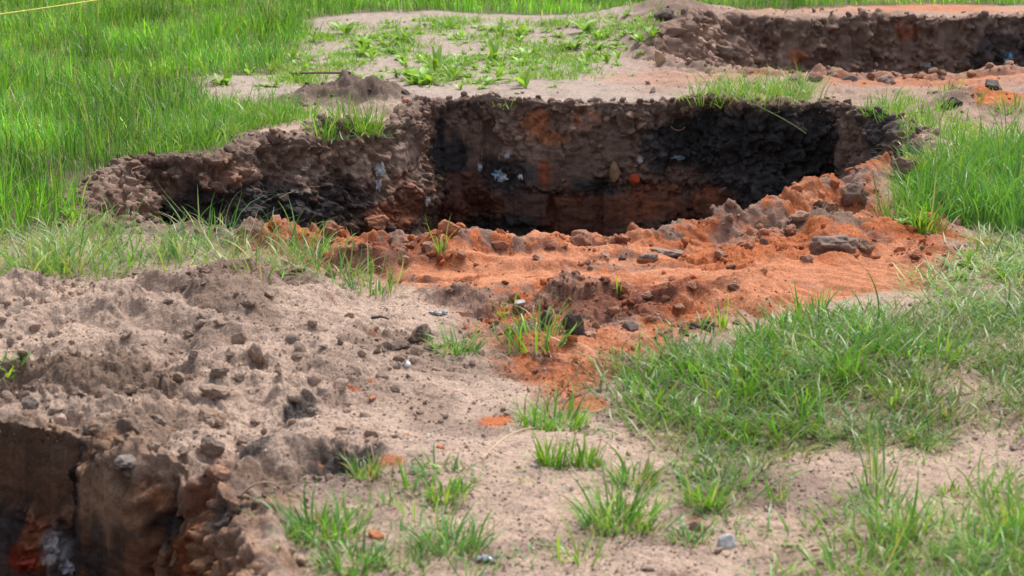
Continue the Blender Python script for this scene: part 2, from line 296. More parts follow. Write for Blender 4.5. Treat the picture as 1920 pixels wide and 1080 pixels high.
def mat_leaf(name, trans=.3, rough=.42, spec=.4, yellow=1.0):
    m = bpy.data.materials.new(name); m.use_nodes = True; nt = m.node_tree; N, L = nt.nodes, nt.links
    p = N['Principled BSDF']; p.inputs['Roughness'].default_value = rough; p.inputs['Specular IOR Level'].default_value = spec
    a = N.new('ShaderNodeAttribute'); a.attribute_name = 'soil'
    t = N.new('ShaderNodeBsdfTranslucent'); mixc = N.new('ShaderNodeMix'); mixc.data_type = 'RGBA'; mixc.blend_type = 'MULTIPLY'; mixc.inputs[0].default_value = 1
    mixc.inputs[7].default_value = (1.5, 1.6, .6, 1); L.new(a.outputs['Color'], mixc.inputs[6]); L.new(mixc.outputs[2], t.inputs[0])
    tc = N.new('ShaderNodeTexCoord'); nn = N.new('ShaderNodeTexNoise'); nn.inputs['Scale'].default_value = 90; L.new(tc.outputs['Object'], nn.inputs['Vector'])
    r1 = N.new('ShaderNodeMapRange'); r1.inputs[3].default_value = .8; r1.inputs[4].default_value = 1.2; L.new(nn.outputs[0], r1.inputs[0])
    mu = N.new('ShaderNodeVectorMath'); mu.operation = 'SCALE'; L.new(a.outputs['Color'], mu.inputs[0]); L.new(r1.outputs[0], mu.inputs['Scale']); L.new(mu.outputs[0], p.inputs['Base Color'])
    ms = N.new('ShaderNodeMixShader'); ms.inputs[0].default_value = trans; L.new(p.outputs[0], ms.inputs[1]); L.new(t.outputs[0], ms.inputs[2])
    L.new(ms.outputs[0], N['Material Output'].inputs[0])
    return m
M_GRASS = mat_leaf('grass_blade'); M_WEED = mat_leaf('weed_leaf', .3, .5, .3); M_STRAW = mat_leaf('dry_straw', .15, .7, .15)
def mat_plain(name, c, rough=.6, spec=.3, var=.25, scale=40, trans=0):
    m = bpy.data.materials.new(name); m.use_nodes = True; nt = m.node_tree; N, L = nt.nodes, nt.links
    p = N['Principled BSDF']; p.inputs['Roughness'].default_value = rough; p.inputs['Specular IOR Level'].default_value = spec
    tc = N.new('ShaderNodeTexCoord'); n = N.new('ShaderNodeTexNoise'); n.inputs['Scale'].default_value = scale; n.inputs['Detail'].default_value = 5; L.new(tc.outputs['Object'], n.inputs['Vector'])
    rp = N.new('ShaderNodeValToRGB'); e = rp.color_ramp.elements; e[0].position = .3; e[1].position = .7
    e[0].color = (*[x * (1 - var) for x in c], 1); e[1].color = (*[min(.95, x * (1 + var)) for x in c], 1)
    L.new(n.outputs[0], rp.inputs[0]); L.new(rp.outputs[0], p.inputs['Base Color'])
    b = N.new('ShaderNodeBump'); b.inputs['Strength'].default_value = .3; b.inputs['Distance'].default_value = .004; L.new(n.outputs[0], b.inputs['Height']); L.new(b.outputs[0], p.inputs['Normal'])
    if trans: p.inputs['Transmission Weight'].default_value = trans
    return m

# ------------------------------------------------------------------ mesh helpers
def mesh_np(name, V, F, mat, colr=None, smooth=True, extra=None, origin=None):
    V = np.asarray(V, np.float32).reshape(-1, 3); F = np.asarray(F, np.int32); k = F.shape[1]
    if origin is not None: V = V - np.asarray(origin, np.float32)
    me = bpy.data.meshes.new(name); me.vertices.add(len(V)); me.vertices.foreach_set('co', V.ravel())
    me.loops.add(F.size); me.loops.foreach_set('vertex_index', F.ravel())
    me.polygons.add(len(F)); me.polygons.foreach_set('loop_start', np.arange(0, F.size, k, dtype=np.int32))
    me.polygons.foreach_set('use_smooth', np.full(len(F), smooth, bool)); me.update(calc_edges=True)
    if colr is not None:
        a = me.attributes.new('soil', 'FLOAT_COLOR', 'POINT'); c4 = np.ones((len(V), 4), np.float32); c4[:, :3] = np.asarray(colr).reshape(-1, 3); a.data.foreach_set('color', c4.ravel())
    if extra is not None:
        a = me.attributes.new('smear', 'FLOAT', 'POINT'); a.data.foreach_set('value', np.asarray(extra, np.float32).ravel())
    me.materials.append(mat)
    o = bpy.data.objects.new(name, me); COL.objects.link(o)
    if origin is not None: o.location = origin
    return o
def tag(o, label, cat=None, group=None, kind=None):
    o['label'] = label
    if cat: o['category'] = cat
    if group: o['group'] = group
    if kind: o['kind'] = kind
    return o
def grid_faces(nr, nc):
    i = np.arange(nr * nc).reshape(nr, nc)
    return np.stack([i[:-1, :-1], i[:-1, 1:], i[1:, 1:], i[1:, :-1]], -1).reshape(-1, 4)

# ------------------------------------------------------------------ pits
class Pit:
    def __init__(s, pts, ds, depth, seed, wig=.05):
        P = np.array([(*at(p[0], p[1], p[2]), p[3], p[4]) for p in pts]); n = len(P)
        seg = np.linalg.norm(np.roll(P[:, :2], -1, 0) - P[:, :2], axis=1); cum = np.concatenate([[0], np.cumsum(seg)])
        ns = int(cum[-1] / ds); t = np.arange(ns) * cum[-1] / ns; Q = np.concatenate([P, P[:1]])
        C = np.stack([np.interp(t, cum, Q[:, k]) for k in range(4)], 1)
        k = int(.07 / ds); ker = np.ones(2 * k + 1) / (2 * k + 1)
        for _ in range(2):
            C = np.stack([np.convolve(np.concatenate([C[-k:, j], C[:, j], C[:k, j]]), ker, 'valid') for j in range(4)], 1)
        area = .5 * np.sum(C[:, 0] * np.roll(C[:, 1], -1) - np.roll(C[:, 0], -1) * C[:, 1])
        def normals(D):
            d = np.roll(D[:, :2], -3, 0) - np.roll(D[:, :2], 3, 0); d /= np.linalg.norm(d, axis=1)[:, None] + 1e-9
            return (np.stack([-d[:, 1], d[:, 0]], 1)) * (1 if area > 0 else -1)
        N = normals(C)
        w = wig * fbm2(C[:, 0] + 5, C[:, 1], .35, 4, seed, .55) + .4 * wig * np.abs(n2(C[:, 0] / .12, C[:, 1] / .12, seed + 9))
        C[:, :2] += N * w[:, None]
        # smooth the normals so that lumps do not fold over each other
        kk = int(.10 / ds); ker = np.ones(2 * kk + 1) / (2 * kk + 1); N = normals(C)
        N = np.stack([np.convolve(np.concatenate([N[-kk:, j], N[:, j], N[:kk, j]]), ker, 'valid') for j in range(2)], 1); N /= np.linalg.norm(N, axis=1)[:, None]
        s.C, s.N, s.slope, s.rough, s.ds, s.depth, s.seed = C[:, :2], N, C[:, 2], C[:, 3], ds, depth, seed
        s.t = t; s.tot = cum[-1]; s.poly = C[::max(1, int(.03 / ds)), :2]; s.cutpoly = s.poly - N[::max(1, int(.03 / ds))] * .05
        s.smooth = []; s.patches = []
    def base(s):
        no = int(.16 / s.ds); nd = int(s.depth / s.ds)
        off = np.concatenate([np.linspace(-.16, 0, no, endpoint=False), np.zeros(nd + 1)])          # outside the rim (negative) ...
        dep = np.concatenate([np.zeros(no), np.linspace(0, s.depth, nd + 1)])                        # ... then down the face
        Cx = s.C[:, 0][:, None]; Cy = s.C[:, 1][:, None]; Nx = s.N[:, 0][:, None]; Ny = s.N[:, 1][:, None]
        inn = off[None] + s.slope[:, None] * dep[None]
        X = Cx + Nx * inn; Y = Cy + Ny * inn
        s.no = no; s.off = np.broadcast_to(off, X.shape); s.dep = np.broadcast_to(dep, X.shape)
        hr = H(s.C[:, 0], s.C[:, 1], False)[:, None]
        flat = off[None] < 0
        Z = np.where(flat, 0, hr - dep[None]); s.X, s.Y = X, Y
        ho = H(X[:, :no + 1], Y[:, :no + 1]); Z[:, :no + 1] = ho
        blend = np.clip(dep / .15, 0, 1)[None]
        Z = np.where(dep[None] > 0, lerp(ho[:, -1:] - dep[None], hr - dep[None], blend), Z)
        s.Z = Z; s.B = np.stack([X, Y, Z], -1); s.P = s.B
        px, py, dp = project(s.B); s.px, s.py, s.dp = px, py, dp
        s.facing = ((s.C[:, 0]) * s.N[:, 0] + s.C[:, 1] * s.N[:, 1]) < 0
    def find(s, px, py):
        d = np.abs(s.px - px) + np.abs(s.py - py) + np.where(s.facing, 0, 1e6)[:, None]
        i, j = np.unravel_index(np.argmin(d), d.shape); return i, j
    def build(s, name, label, colfn, lump=1.0):
        X, Y, Z = s.X, s.Y, s.Z; sd = s.seed
        face = sstep(0, .05, s.dep); rimw = np.where(s.dep > 0, 1 - sstep(.02, .22, s.dep), sstep(-.16, -.03, s.off))
        T = np.broadcast_to(s.t[:, None], X.shape)
        rough = s.rough[:, None] * lump
        smo = np.zeros_like(X); inset = np.zeros_like(X)
        for (t0, t1, d0, d1, ins) in s.smooth:
            e = .03 * n3(X / .08, Y / .08, Z / .08, sd + 3) + .018 * n3(X / .025, Y / .025, Z / .025, sd + 4)
            m = sstep(-.012, .012, np.minimum(np.minimum(T - t0, t1 - T) + .5 * e, np.minimum(s.dep - d0, d1 - s.dep) + 1.3 * e))
            inset = np.where(m > smo, ins, inset); smo = np.maximum(smo, m)
        wx = X + .03 * n3(X / .12, Y / .12, Z / .12, sd + 5); wz = Z + .03 * n3(X / .11, Y / .11, Z / .11, sd + 6)
        big = fbm3(wx, Y, wz * 1.2, .30, 2, sd)
        fine = n3(X / .025, Y / .025, Z / .025, sd + 7); vf = n3(X / .011, Y / .011, Z / .011, sd + 8)
        c1 = clods3(wx, Y, wz, .15, sd + 1, .75); c2 = clods3(wx, Y, wz, .07, sd + 2, .7); c3 = clods3(X, Y, Z, .032, sd + 3, .6)
        r1 = np.abs(n3(wx / .09, Y / .09, wz / .055, sd + 12)); 
        r2 = np.abs(n3(wx / .042, Y / .042, wz / .03, sd + 13)); r3 = np.abs(n3(X / .019, Y / .019, Z / .015, sd + 14))
        p1 = plates3(wx, Y, wz * 1.3, .13, sd + 15); p2 = plates3(wx + .01 * fine, Y, wz * 1.4, .06, sd + 16); p3 = plates3(X, Y, Z * 1.3, .028, sd + 17)
        fine_ = fine; d = .05 * big + rough * (.026 * p1 + .022 * p2 + .015 * p3) + .68 * rough * (.060 * c1 + .045 * c2 + .024 * c3 - .05 + .050 * r1 + .030 * r2 + .014 * r3) + .005 * fine + .003 * vf
        stri = .003 * n2(T / .014, s.dep / .4, sd + 20) + .004 * n2(T / .06, s.dep / .5, sd + 21) + (.004 if s is PIT3 else .010) * np.abs(fbm2(T, s.dep * 3, .2, 3, sd + 22)) + .003 * fine + .002 * vf
        d = lerp(d, inset + stri, smo)
        d = d * face
        up = s.lift * rimw * rough * (.030 * np.maximum(0, fbm2(X, Y, .20, 2, sd + 30)) + .022 * c1 + .026 * c2 + .020 * c3 + .016 * np.abs(n3(wx / .05, Y / .05, wz / .05, sd + 31)) + .010 * np.abs(n3(X / .022, Y / .022, Z / .022, sd + 32)) + .004 * vf + .010 * p2 + .008 * p3)
        edge = -.03 + .032 * sstep(-.16, -.07, s.off) + .014 * rimw
        Z2 = Z + np.where(s.dep > 0, up + .016 * rimw, up + edge)
        P = np.stack([X + s.N[:, 0][:, None] * d, Y + s.N[:, 1][:, None] * d, Z2], -1)
        s.P = P; s.smo = smo
        col = colfn(s, X, Y, Z, T, smo)
        top = soil(X, Y); dk = np.clip(s.topdark * (1 - 1.6 * samp(ORANGE, X, Y)), 0, 1) * sstep(-.13, -.03, s.off + .05 * n2(X / .1, Y / .1, sd + 44)) * sstep(-.5, .1, n2(X / .3, Y / .3, sd + 45) + .3)
        top = top + (np.array((.105, .072, .056)) - top) * dk[..., None]; k = np.where(s.dep > 0, sstep(.10, .0, s.dep + .07 * n3(X / .06, Y / .06, Z / .06, sd + 40)), 1)[..., None]
        k2 = np.where(s.dep > 0, 1, sstep(-.13, 0, s.off + .08 * n2(X / .07, Y / .07, sd + 41)))[..., None] * .5
        og = np.clip(1.4 * samp(ORANGE, X, Y), 0, 1)[..., None]; k = np.where(s.dep[..., None] > 0, k * (.5 + .5 * og), 1 - k2 * (1 - og))
        col = col * (1 - k) + top * k
        col = np.clip(col * (1 + .22 * fbm3(X, Y, Z, .05, 2, sd + 42) * (1 - .5 * smo))[..., None], .004, .9)
        ns, nt = X.shape
        F = grid_faces(ns + 1, nt) % (ns * nt)
        s.obj = mesh_np(name, P, F, M_WALL, col, extra=smo)
        tag(s.obj, label, kind='structure', cat='earth bank')
        s.px, s.py, s.dp = project(P)

# main pit: rim points (px, py, z, inward slope, roughness)
PIT1 = Pit([(150, 378, 0, .55, 1.0), (205, 345, 0, .5, 1.1), (262, 306, 0, .38, 1.2), (330, 304, 0, .30, 1.2), (400, 308, 0, .30, 1.2), (440, 292, .02, .3, 1.3), (480, 268, .04, .28, 1.3), (570, 260, .04, .22, 1.2), (610, 243, .04, .2, 1.1), (680, 238, .04, .2, 1.0), (745, 228, .03, .16, .9), (800, 208, 0, .10, .8),
    (900, 200, 0, .08, .8), (1000, 206, 0, .06, .75), (1100, 206, 0, .06, .75), (1200, 206, 0, .08, .85), (1290, 206, 0, .10, 1.0), (1400, 215, 0, .10, 1.1), (1500, 216, 0, .10, 1.1), (1570, 208, 0, .1, .9), (1625, 222, 0, .15, .8), (1690, 252, 0, .3, 1.0), (1735, 284, 0, .4, 1.0),
    (1700, 345, 0, .4, .9), (1620, 372, .02, .4, .9), (1500, 390, .05, .35, .9), (1400, 412, .05, .35, .9), (1290, 412, .06, .3, .9), (1180, 424, .06, .3, .9), (1040, 448, .03, .3, .9), (860, 428, .07, .3, .9), (760, 408, .1, .3, .9), (640, 424, .06, .35, .9), (500, 432, .04, .5, .9), (350, 426, .02, .7, .7), (220, 423, 0, .9, .6), (150, 408, 0, .8, .7)],
    .006, .92, 5, .05)
PIT2 = Pit([(1215, 112, 0, .6, .9), (1260, 85, 0, .6, 1.0), (1330, 50, .03, .5, 1.0), (1400, 40, .04, .4, 1.0), (1500, 40, .04, .2, .9), (1640, 36, .03, .12, .9), (1800, 38, .03, .1, .9), (1920, 36, .03, .1, .9), (2250, 36, .03, .1, .9),
    (2250, 147, 0, .3, .8), (1920, 146, .0, .3, .8), (1750, 146, .0, .3, .8), (1570, 146, .0, .4, .8), (1420, 142, 0, .8, .6), (1280, 128, 0, 1., .6)], .013, 1.1, 8, .07)
PIT3 = Pit([(-500, 770, .05, .12, .8), (0, 775, .05, .1, .8), (125, 792, .05, .08, .8), (165, 850, .02, .1, .9), (260, 868, .02, .08, .8), (340, 882, .01, .12, 1.0), (410, 915, -.02, .15, 1.1), (470, 955, -.04, .2, 1.1), (505, 990, -.03, .25, 1.0), (490, 1030, -.01, .3, .9), (450, 1080, 0, .3, .9), (430, 1300, 0, .3, .8), (-500, 1300, 0, .3, .8)],
    .0052, .85, 3, .065)
PITS = (PIT1, PIT2, PIT3)
PIT1.topdark, PIT2.topdark, PIT3.topdark = .95, .6, .6
PIT1.lift, PIT2.lift, PIT3.lift = .6, .6, 1.0
PIT3.rough = PIT3.rough * 1.25
for p in PITS: p.base()

def add_smooth(p, px0, px1, pyt, pyb, ins):
    i0, j0 = p.find(px0, (pyt + pyb) / 2); i1, j1 = p.find(px1, (pyt + pyb) / 2)
    ic, jt = p.find((px0 + px1) / 2, pyt); _, jb = p.find((px0 + px1) / 2, pyb)
    t0, t1 = sorted((p.t[i0], p.t[i1])); mx_ = 2.2 * (px1 - px0) / 420.; tc_ = p.t[ic]
    if t1 - t0 > mx_: print('SMOOTH WIDE', px0, px1, pyt, t0, t1, tc_); t0, t1 = tc_ - mx_ / 4, tc_ + mx_ / 4
    p.smooth.append((t0, t1, p.dep[0, jt], p.dep[0, jb] + (.6 if pyb > 1070 else 0), ins))
for a in ((805, 835, 265, 330, -.02), (835, 868, 240, 390, -.015), (872, 905, 250, 330, .0), (905, 935, 235, 330, -.03), (985, 1055, 275, 355, .02), (1060, 1110, 280, 350, -.01), (1040, 1125, 375, 450, .01), (1130, 1195, 360, 450, .02),
          (1085, 1130, 215, 250, .01), (1130, 1180, 250, 300, -.01), (940, 1030, 365, 420, .0), (1200, 1290, 365, 410, .01), (1560, 1592, 235, 310, .012), (1300, 1345, 365, 410, .01), (740, 790, 270, 330, -.01), (640, 700, 300, 340, -.01), (250, 320, 360, 410, -.01)):
    add_smooth(PIT1, *a)
for a in ((1575, 1610, 70, 120, -.02), (1760, 1790, 55, 110, -.02), (1830, 1850, 50, 100, .0), (1690, 1712, 60, 110, .01), (1465, 1500, 70, 120, -.02)): add_smooth(PIT2, *a)
for a in ((-80, 142, 818, 962, -.02), (172, 292, 902, 1085, .055), (342, 378, 900, 975, .045), (440, 470, 905, 1000, -.02), (-480, -90, 800, 1085, .01)): add_smooth(PIT3, *a)

def patch3(p, px, py, rs, rz, c, s=1.0):
    i, j = p.find(px, py); q = p.B[i, j]; p.patches.append((q, rs, rz, np.array(c), s))
GREYBLK = (.070, .062, .062); CHAR = (.040, .034, .033); REDB = (.25, .080, .038); DKRED = (.13, .048, .027); ORW = (.38, .13, .055); TAN = (.31, .205, .155); BRN = (.20, .125, .092)
for a in ((230, 370, .25, .2, TAN, .9), (330, 340, .3, .14, BRN, .9), (480, 300, .3, .14, TAN, .7), (600, 290, .3, .15, BRN, .8), (420, 400, .3, .13, CHAR, .95), (530, 380, .3, .13, GREYBLK, .95), (640, 375, .25, .12, CHAR, .8), (700, 280, .25, .2, TAN, .75), (760, 300, .18, .2, TAN, .6), (770, 390, .2, .1, REDB, .7), (710, 400, .12, .06, ORW, .5),
          (845, 290, .12, .25, CHAR, 1.), (880, 390, .25, .12, DKRED, .9), (950, 330, .15, .1, GREYBLK, .9), (900, 240, .2, .1, BRN, .8), (950, 420, .25, .06, CHAR, .9), (1003, 238, .07, .08, (.42, .15, .065), .95), (1030, 262, .08, .04, (.40, .15, .07), .9), (1105, 232, .07, .05, (.42, .15, .07), .95), (1024, 322, .03, .08, (.28, .075, .03), .9), (1120, 260, .1, .1, TAN, .6), (960, 270, .15, .08, TAN, .6), (870, 345, .12, .08, (.17, .075, .05), .7), (1240, 390, .16, .05, (.27, .10, .05), .9), (1350, 350, .12, .05, (.22, .085, .045), .8), (1070, 380, .1, .05, (.24, .08, .035), .8), (760, 350, .1, .08, (.22, .10, .065), .7), (430, 330, .12, .06, (.3, .15, .095), .7), (560, 330, .15, .06, TAN, .7), (1100, 320, .14, .07, BRN, .8), (1120, 350, .15, .06, CHAR, .9),
          (1100, 405, .22, .12, DKRED, 1.), (1180, 390, .12, .1, REDB, .8), (1230, 360, .15, .05, REDB, .7), (1160, 265, .14, .12, BRN, .8), (1240, 280, .1, .12, GREYBLK, .9), (1340, 275, .3, .16, CHAR, 1.), (1460, 290, .3, .2, CHAR, 1.), (1400, 340, .3, .1, GREYBLK, .9), (1330, 375, .1, .07, REDB, .9), (1300, 400, .15, .06, DKRED, .8), (1450, 380, .25, .1, CHAR, .9), (1540, 260, .1, .2, CHAR, 1.), (1577, 260, .05, .16, TAN, .8), (1650, 250, .3, .15, GREYBLK, .9)):
    patch3(PIT1, *a)
for a in ((1300, 80, .6, .3, TAN, .7), (1420, 90, .4, .3, TAN, .7), (1560, 90, .3, .25, BRN, .9), (1640, 80, .3, .2, BRN, .6), (1720, 100, .3, .2, TAN, .6), (1800, 80, .4, .2, BRN, .7), (1880, 95, .3, .2, GREYBLK, .8), (1700, 60, .1, .06, REDB, .8), (1495, 103, .06, .06, ORW, .9), (1450, 60, .3, .12, BRN, .8), (1890, 50, .25, .08, TAN, .7)):
    patch3(PIT2, *a)
for a in ((30, 980, .14, .08, CHAR, 1.), (60, 1040, .2, .1, GREYBLK, .8), (75, 1000, .05, .1, ORW, .8), (45, 1045, .04, .04, (.30, .05, .02), .9), (100, 1020, .04, .05, (.4, .38, .38), .7), (150, 900, .03, .1, (.2, .09, .045), .8), (320, 900, .06, .08, (.26, .12, .065), .9), (330, 960, .06, .08, (.2, .11, .075), .9), (400, 940, .06, .08, (.3, .13, .07), .9), (420, 990, .05, .04, CHAR, 1.), (395, 1040, .08, .06, (.3, .10, .04), .9), (420, 930, .05, .05, (.38, .17, .09), .8), (480, 950, .06, .1, CHAR, .9), (470, 1010, .05, .06, CHAR, .9), (60, 780, .2, .03, BRN, .8), (175, 1000, .03, .15, CHAR, .9), (240, 1030, .1, .1, (.03, .024, .02), .7), (70, 890, .17, .12, (.125, .066, .038), .85), (60, 815, .2, .03, (.2, .115, .06), .8), (225, 920, .09, .10, (.27, .165, .095), .9), (154, 840, .02, .16, (.035, .026, .022), .9), (150, 960, .03, .10, (.03, .024, .021), .9), (310, 900, .035, .12, (.36, .17, .085), .9), (330, 985, .05, .04, (.03, .024, .021), .9), (300, 1040, .05, .06, (.22, .10, .05), .8), (215, 1050, .035, .10, (.045, .035, .032), .8), (360, 880, .15, .05, (.3, .19, .13), .7)):  # near-black patches include painted shade of cavities and gaps between slabs
    patch3(PIT3, *a)
def wallcol(base, low, mid=.35):
    def f(s, X, Y, Z, T, smo):
        sd = s.seed
        n = fbm3(X, Y, Z * 1.6, .35, 3, sd + 50); n_ = fbm3(X, Y, Z, .09, 2, sd + 54); st = .55 * n2(T / .06, s.dep / .5, sd + 56) + .35 * n2(T / .02, s.dep / .3, sd + 57) + .7 * fbm2(T + .1 * n, s.dep * 5 + .35 * n + .1 * n_, .22, 3, sd + 60) + .5 * fbm3(X, Y, Z, .03, 2, sd + 61)
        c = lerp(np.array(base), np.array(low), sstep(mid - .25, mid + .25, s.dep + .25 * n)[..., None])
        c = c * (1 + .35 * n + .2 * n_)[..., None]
        q = X + .0; 
        wob = .30 * n + .30 * n_
        for (p, rs, rz, col, st_) in s.patches:
            g = np.exp(-((X - p[0]) ** 2 + (Y - p[1]) ** 2) / rs ** 2 - ((Z - p[2]) / rz) ** 2)
            c = c + (col - c) * (st_ * sstep(.24, .54, g + wob * .85))[..., None]
        c = c * (1 + smo * .42 * st + (1 - smo) * .35 * np.clip(n3(X / .028, Y / .028, Z / .028, sd + 58) + .6 * n3(X / .013, Y / .013, Z / .013, sd + 59), -.9, 1))[..., None]
        c = c * (1 - smo * .12)[..., None]
        return np.clip(c, .006, .9)
    return f
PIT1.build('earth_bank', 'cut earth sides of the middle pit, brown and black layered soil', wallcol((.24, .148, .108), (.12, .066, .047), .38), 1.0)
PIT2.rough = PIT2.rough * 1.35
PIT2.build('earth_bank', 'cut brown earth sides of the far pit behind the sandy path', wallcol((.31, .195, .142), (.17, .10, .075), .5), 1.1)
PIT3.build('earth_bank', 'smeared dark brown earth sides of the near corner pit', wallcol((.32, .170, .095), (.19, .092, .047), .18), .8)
for p in PITS:
    x0, y0 = p.C.min(0) - .05; x1, y1 = p.C.max(0) + .05
    gx, gy = np.meshgrid(np.linspace(x0, x1, 90), np.linspace(y0, y1, 90))
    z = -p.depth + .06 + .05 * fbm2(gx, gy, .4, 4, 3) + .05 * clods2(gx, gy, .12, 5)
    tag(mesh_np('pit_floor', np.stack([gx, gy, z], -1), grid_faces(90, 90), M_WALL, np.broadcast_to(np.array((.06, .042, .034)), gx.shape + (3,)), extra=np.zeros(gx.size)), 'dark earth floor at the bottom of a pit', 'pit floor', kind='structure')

# ------------------------------------------------------------------ ground sheet
rows_px = np.arange(1200, -45, -0.95)
dist = np.concatenate([[.3, 1.2, 2.2, 3.0], np.array([at(960, q)[1] for q in rows_px]), [22, 26, 32, 45, 80, 200, 700, 2000]])
cpx = np.concatenate([[-40000, -9000, -3500, -1500, -900], np.arange(-620, 2541, 2.15), [2800, 3400, 5400, 11000, 42000]])
depth_of = dist * CP + CAM_H * SP
GXm = ((cpx - 960) / FPX)[None] * depth_of[:, None]; GYm = np.broadcast_to(dist[:, None], GXm.shape)
GZm = H(GXm, GYm)
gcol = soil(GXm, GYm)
F = grid_faces(*GXm.shape)
cut = np.zeros(GXm.shape, bool)
for p in PITS:
    bb = (GXm > p.poly[:, 0].min() - .1) & (GXm < p.poly[:, 0].max() + .1) & (GYm > p.poly[:, 1].min() - .1) & (GYm < p.poly[:, 1].max() + .1)
    ii = np.nonzero(bb); cut[ii] |= inside(GXm[ii], GYm[ii], p.cutpoly)
F = F[~(cut.ravel()[F].all(1))]
GP = np.stack([GXm, GYm, GZm], -1)
gzc = GP.copy()
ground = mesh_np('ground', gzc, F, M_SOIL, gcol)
tag(ground, 'sandy ground with orange spoil heaped between the pits', 'ground', kind='structure')
# the sheet's own rim vertices that hang into a pit are tucked under the bank

# ------------------------------------------------------------------ find the surface seen at a photograph pixel
_a = ~cut; _P = [GP[_a]] + [p.P.reshape(-1, 3) for p in PITS]; SURF = np.concatenate(_P); SPX, SPY, SDP = project(SURF)
_ok = (SPX > -200) & (SPX < 2120) & (SPY > -80) & (SPY < 1200); SURF, SPX, SPY, SDP = SURF[_ok], SPX[_ok], SPY[_ok], SDP[_ok]
def hit(px, py, r=5):
    m = np.nonzero((np.abs(SPX - px) < r) & (np.abs(SPY - py) < r))[0]
    if not len(m): return hit(px, py, r * 2)
    return SURF[m[np.argmin(SDP[m])]].copy()
PPM = lambda q: FPX / (q[1] * CP + (CAM_H - q[2]) * SP)       # photograph pixels per metre at a point
def in_pit(x, y):
    r = np.zeros(np.shape(x), bool)
    for p in PITS: r |= inside(x, y, p.poly[::2])
    return r

# ------------------------------------------------------------------ crumbs and clods
import bmesh
def ico(sub):
    b = bmesh.new(); bmesh.ops.create_icosphere(b, subdivisions=sub, radius=1); V = np.array([v.co[:] for v in b.verts]); F = np.array([[v.index for v in f.verts] for f in b.faces]); b.free(); return V, F
ICO1, ICO2, ICO4 = ico(1), ico(2), ico(5)
def clod_verts(seed, sub, planes=7, amp=.3, cutd=(.55, .85)):
    V, F = sub; rs = np.random.RandomState(seed); V = V.copy()
    for _ in range(planes):
        n = rs.normal(size=3); n /= np.linalg.norm(n); d = rs.uniform(*cutd); k = V @ n - d; V = V - np.maximum(k, 0)[:, None] * n * .94
    o = rs.rand(3) * 50
    r = 1 + amp * .6 * fbm3(V[:, 0] + o[0], V[:, 1] + o[1], V[:, 2] + o[2], .9, 4, seed % 7, .55)
    r = r + amp * .22 * clods3(V[:, 0] + o[0], V[:, 1] + o[1], V[:, 2] + o[2], .42, seed % 5)
    return V * r[:, None], F
def rotm(rs, n, flat=1.0):
    a = rs.rand(n) * 6.283; b = (rs.rand(n) - .5) * flat; c = (rs.rand(n) - .5) * flat
    ca, sa, cb, sb, cc, sc = np.cos(a), np.sin(a), np.cos(b), np.sin(b), np.cos(c), np.sin(c); z = np.zeros(n); o = np.ones(n)
    Rz = np.stack([ca, -sa, z, sa, ca, z, z, z, o], 1).reshape(n, 3, 3); Rx = np.stack([o, z, z, z, cb, -sb, z, sb, cb], 1).reshape(n, 3, 3); Ry = np.stack([cc, z, sc, z, o, z, -sc, z, cc], 1).reshape(n, 3, 3)
    return Rz @ Rx @ Ry
def crumbs(name, pos, size, colr, seed, label):
    rs = np.random.RandomState(seed); n = len(pos); Vs, Fs, Cs = [], [], []; base = 0; kinds = rs.randint(0, 8, n)
    for k in range(8):
        i = np.nonzero(kinds == k)[0]
        if not len(i): continue
        V, F = clod_verts(100 + k, ICO2 if k < 5 else ICO1, 6, .35); Rm = rotm(rs, len(i), 2.0); sc = size[i][:, None] * np.stack([rs.uniform(.8, 1.4, len(i)), rs.uniform(.7, 1.1, len(i)), rs.uniform(.5, .9, len(i))], 1)
        W = np.einsum('nij,nvj->nvi', Rm, V[None] * sc[:, None, :]) + pos[i][:, None, :] + np.array([0, 0, .25]) * size[i][:, None, None]
        Vs.append(W.reshape(-1, 3)); Fs.append((F[None] + (np.arange(len(i)) * len(V))[:, None, None] + base).reshape(-1, 3)); Cs.append(np.repeat(colr[i], len(V), 0)); base += len(i) * len(V)
    return tag(mesh_np(name, np.concatenate(Vs), np.concatenate(Fs), M_CRUMB, np.concatenate(Cs), smooth=False), label, 'soil crumbs', kind='stuff')
rs = np.random.RandomState(5)
def scatter(n, px0, px1, py0, py1):
    """points with even spread over the picture area of the ground"""
    px = rs.uniform(px0, px1, n); py = rs.uniform(py0, py1, n); d0 = CP + (540 - py) / FPX * SP; t = -CAM_H / (-SP + (540 - py) / FPX * CP)
    return (px - 960) / FPX * t, d0 * t
cx, cy = scatter(90000, -250, 2170, 20, 1180)
wx, wy = regs(cx, cy); dn = rough_at(wx, wy)
keep = (rs.rand(len(cx)) < np.clip((dn - .12) * .38, 0.02, .7) * (1 - .6 * samp(MOUND, wx, wy)) * (.25 + 1.1 * sstep(-.1, .45, fbm2(cx, cy, .45, 3, 33)))) & ~in_pit(cx, cy); cx, cy = cx[keep], cy[keep]
sz = .003 + .017 * rs.rand(len(cx)) ** 5 + .002 * rs.rand(len(cx)); sz *= (.7 + .06 * cy) * np.where(rough_at(cx, cy) < .4, .6, 1)
cc = soil(cx, cy) * rs.uniform(.7, 1.15, len(cx))[:, None]; 
dk = rs.rand(len(cx)) < .06; cc[dk] = C_CLOD * rs.uniform(.6, 1.2, dk.sum())[:, None]
crumbs('soil_crumbs', np.stack([cx, cy, H(cx, cy)], 1), sz, cc, 1, 'loose crumbs of sandy and orange soil strewn over the ground')
gx_, gy_ = scatter(26000, -150, 2070, 560, 1180); k = ~in_pit(gx_, gy_) & (rs.rand(len(gx_)) < .25 + .75 * sstep(-.2, .4, fbm2(gx_, gy_, .4, 3, 37))); gx_, gy_ = gx_[k], gy_[k]
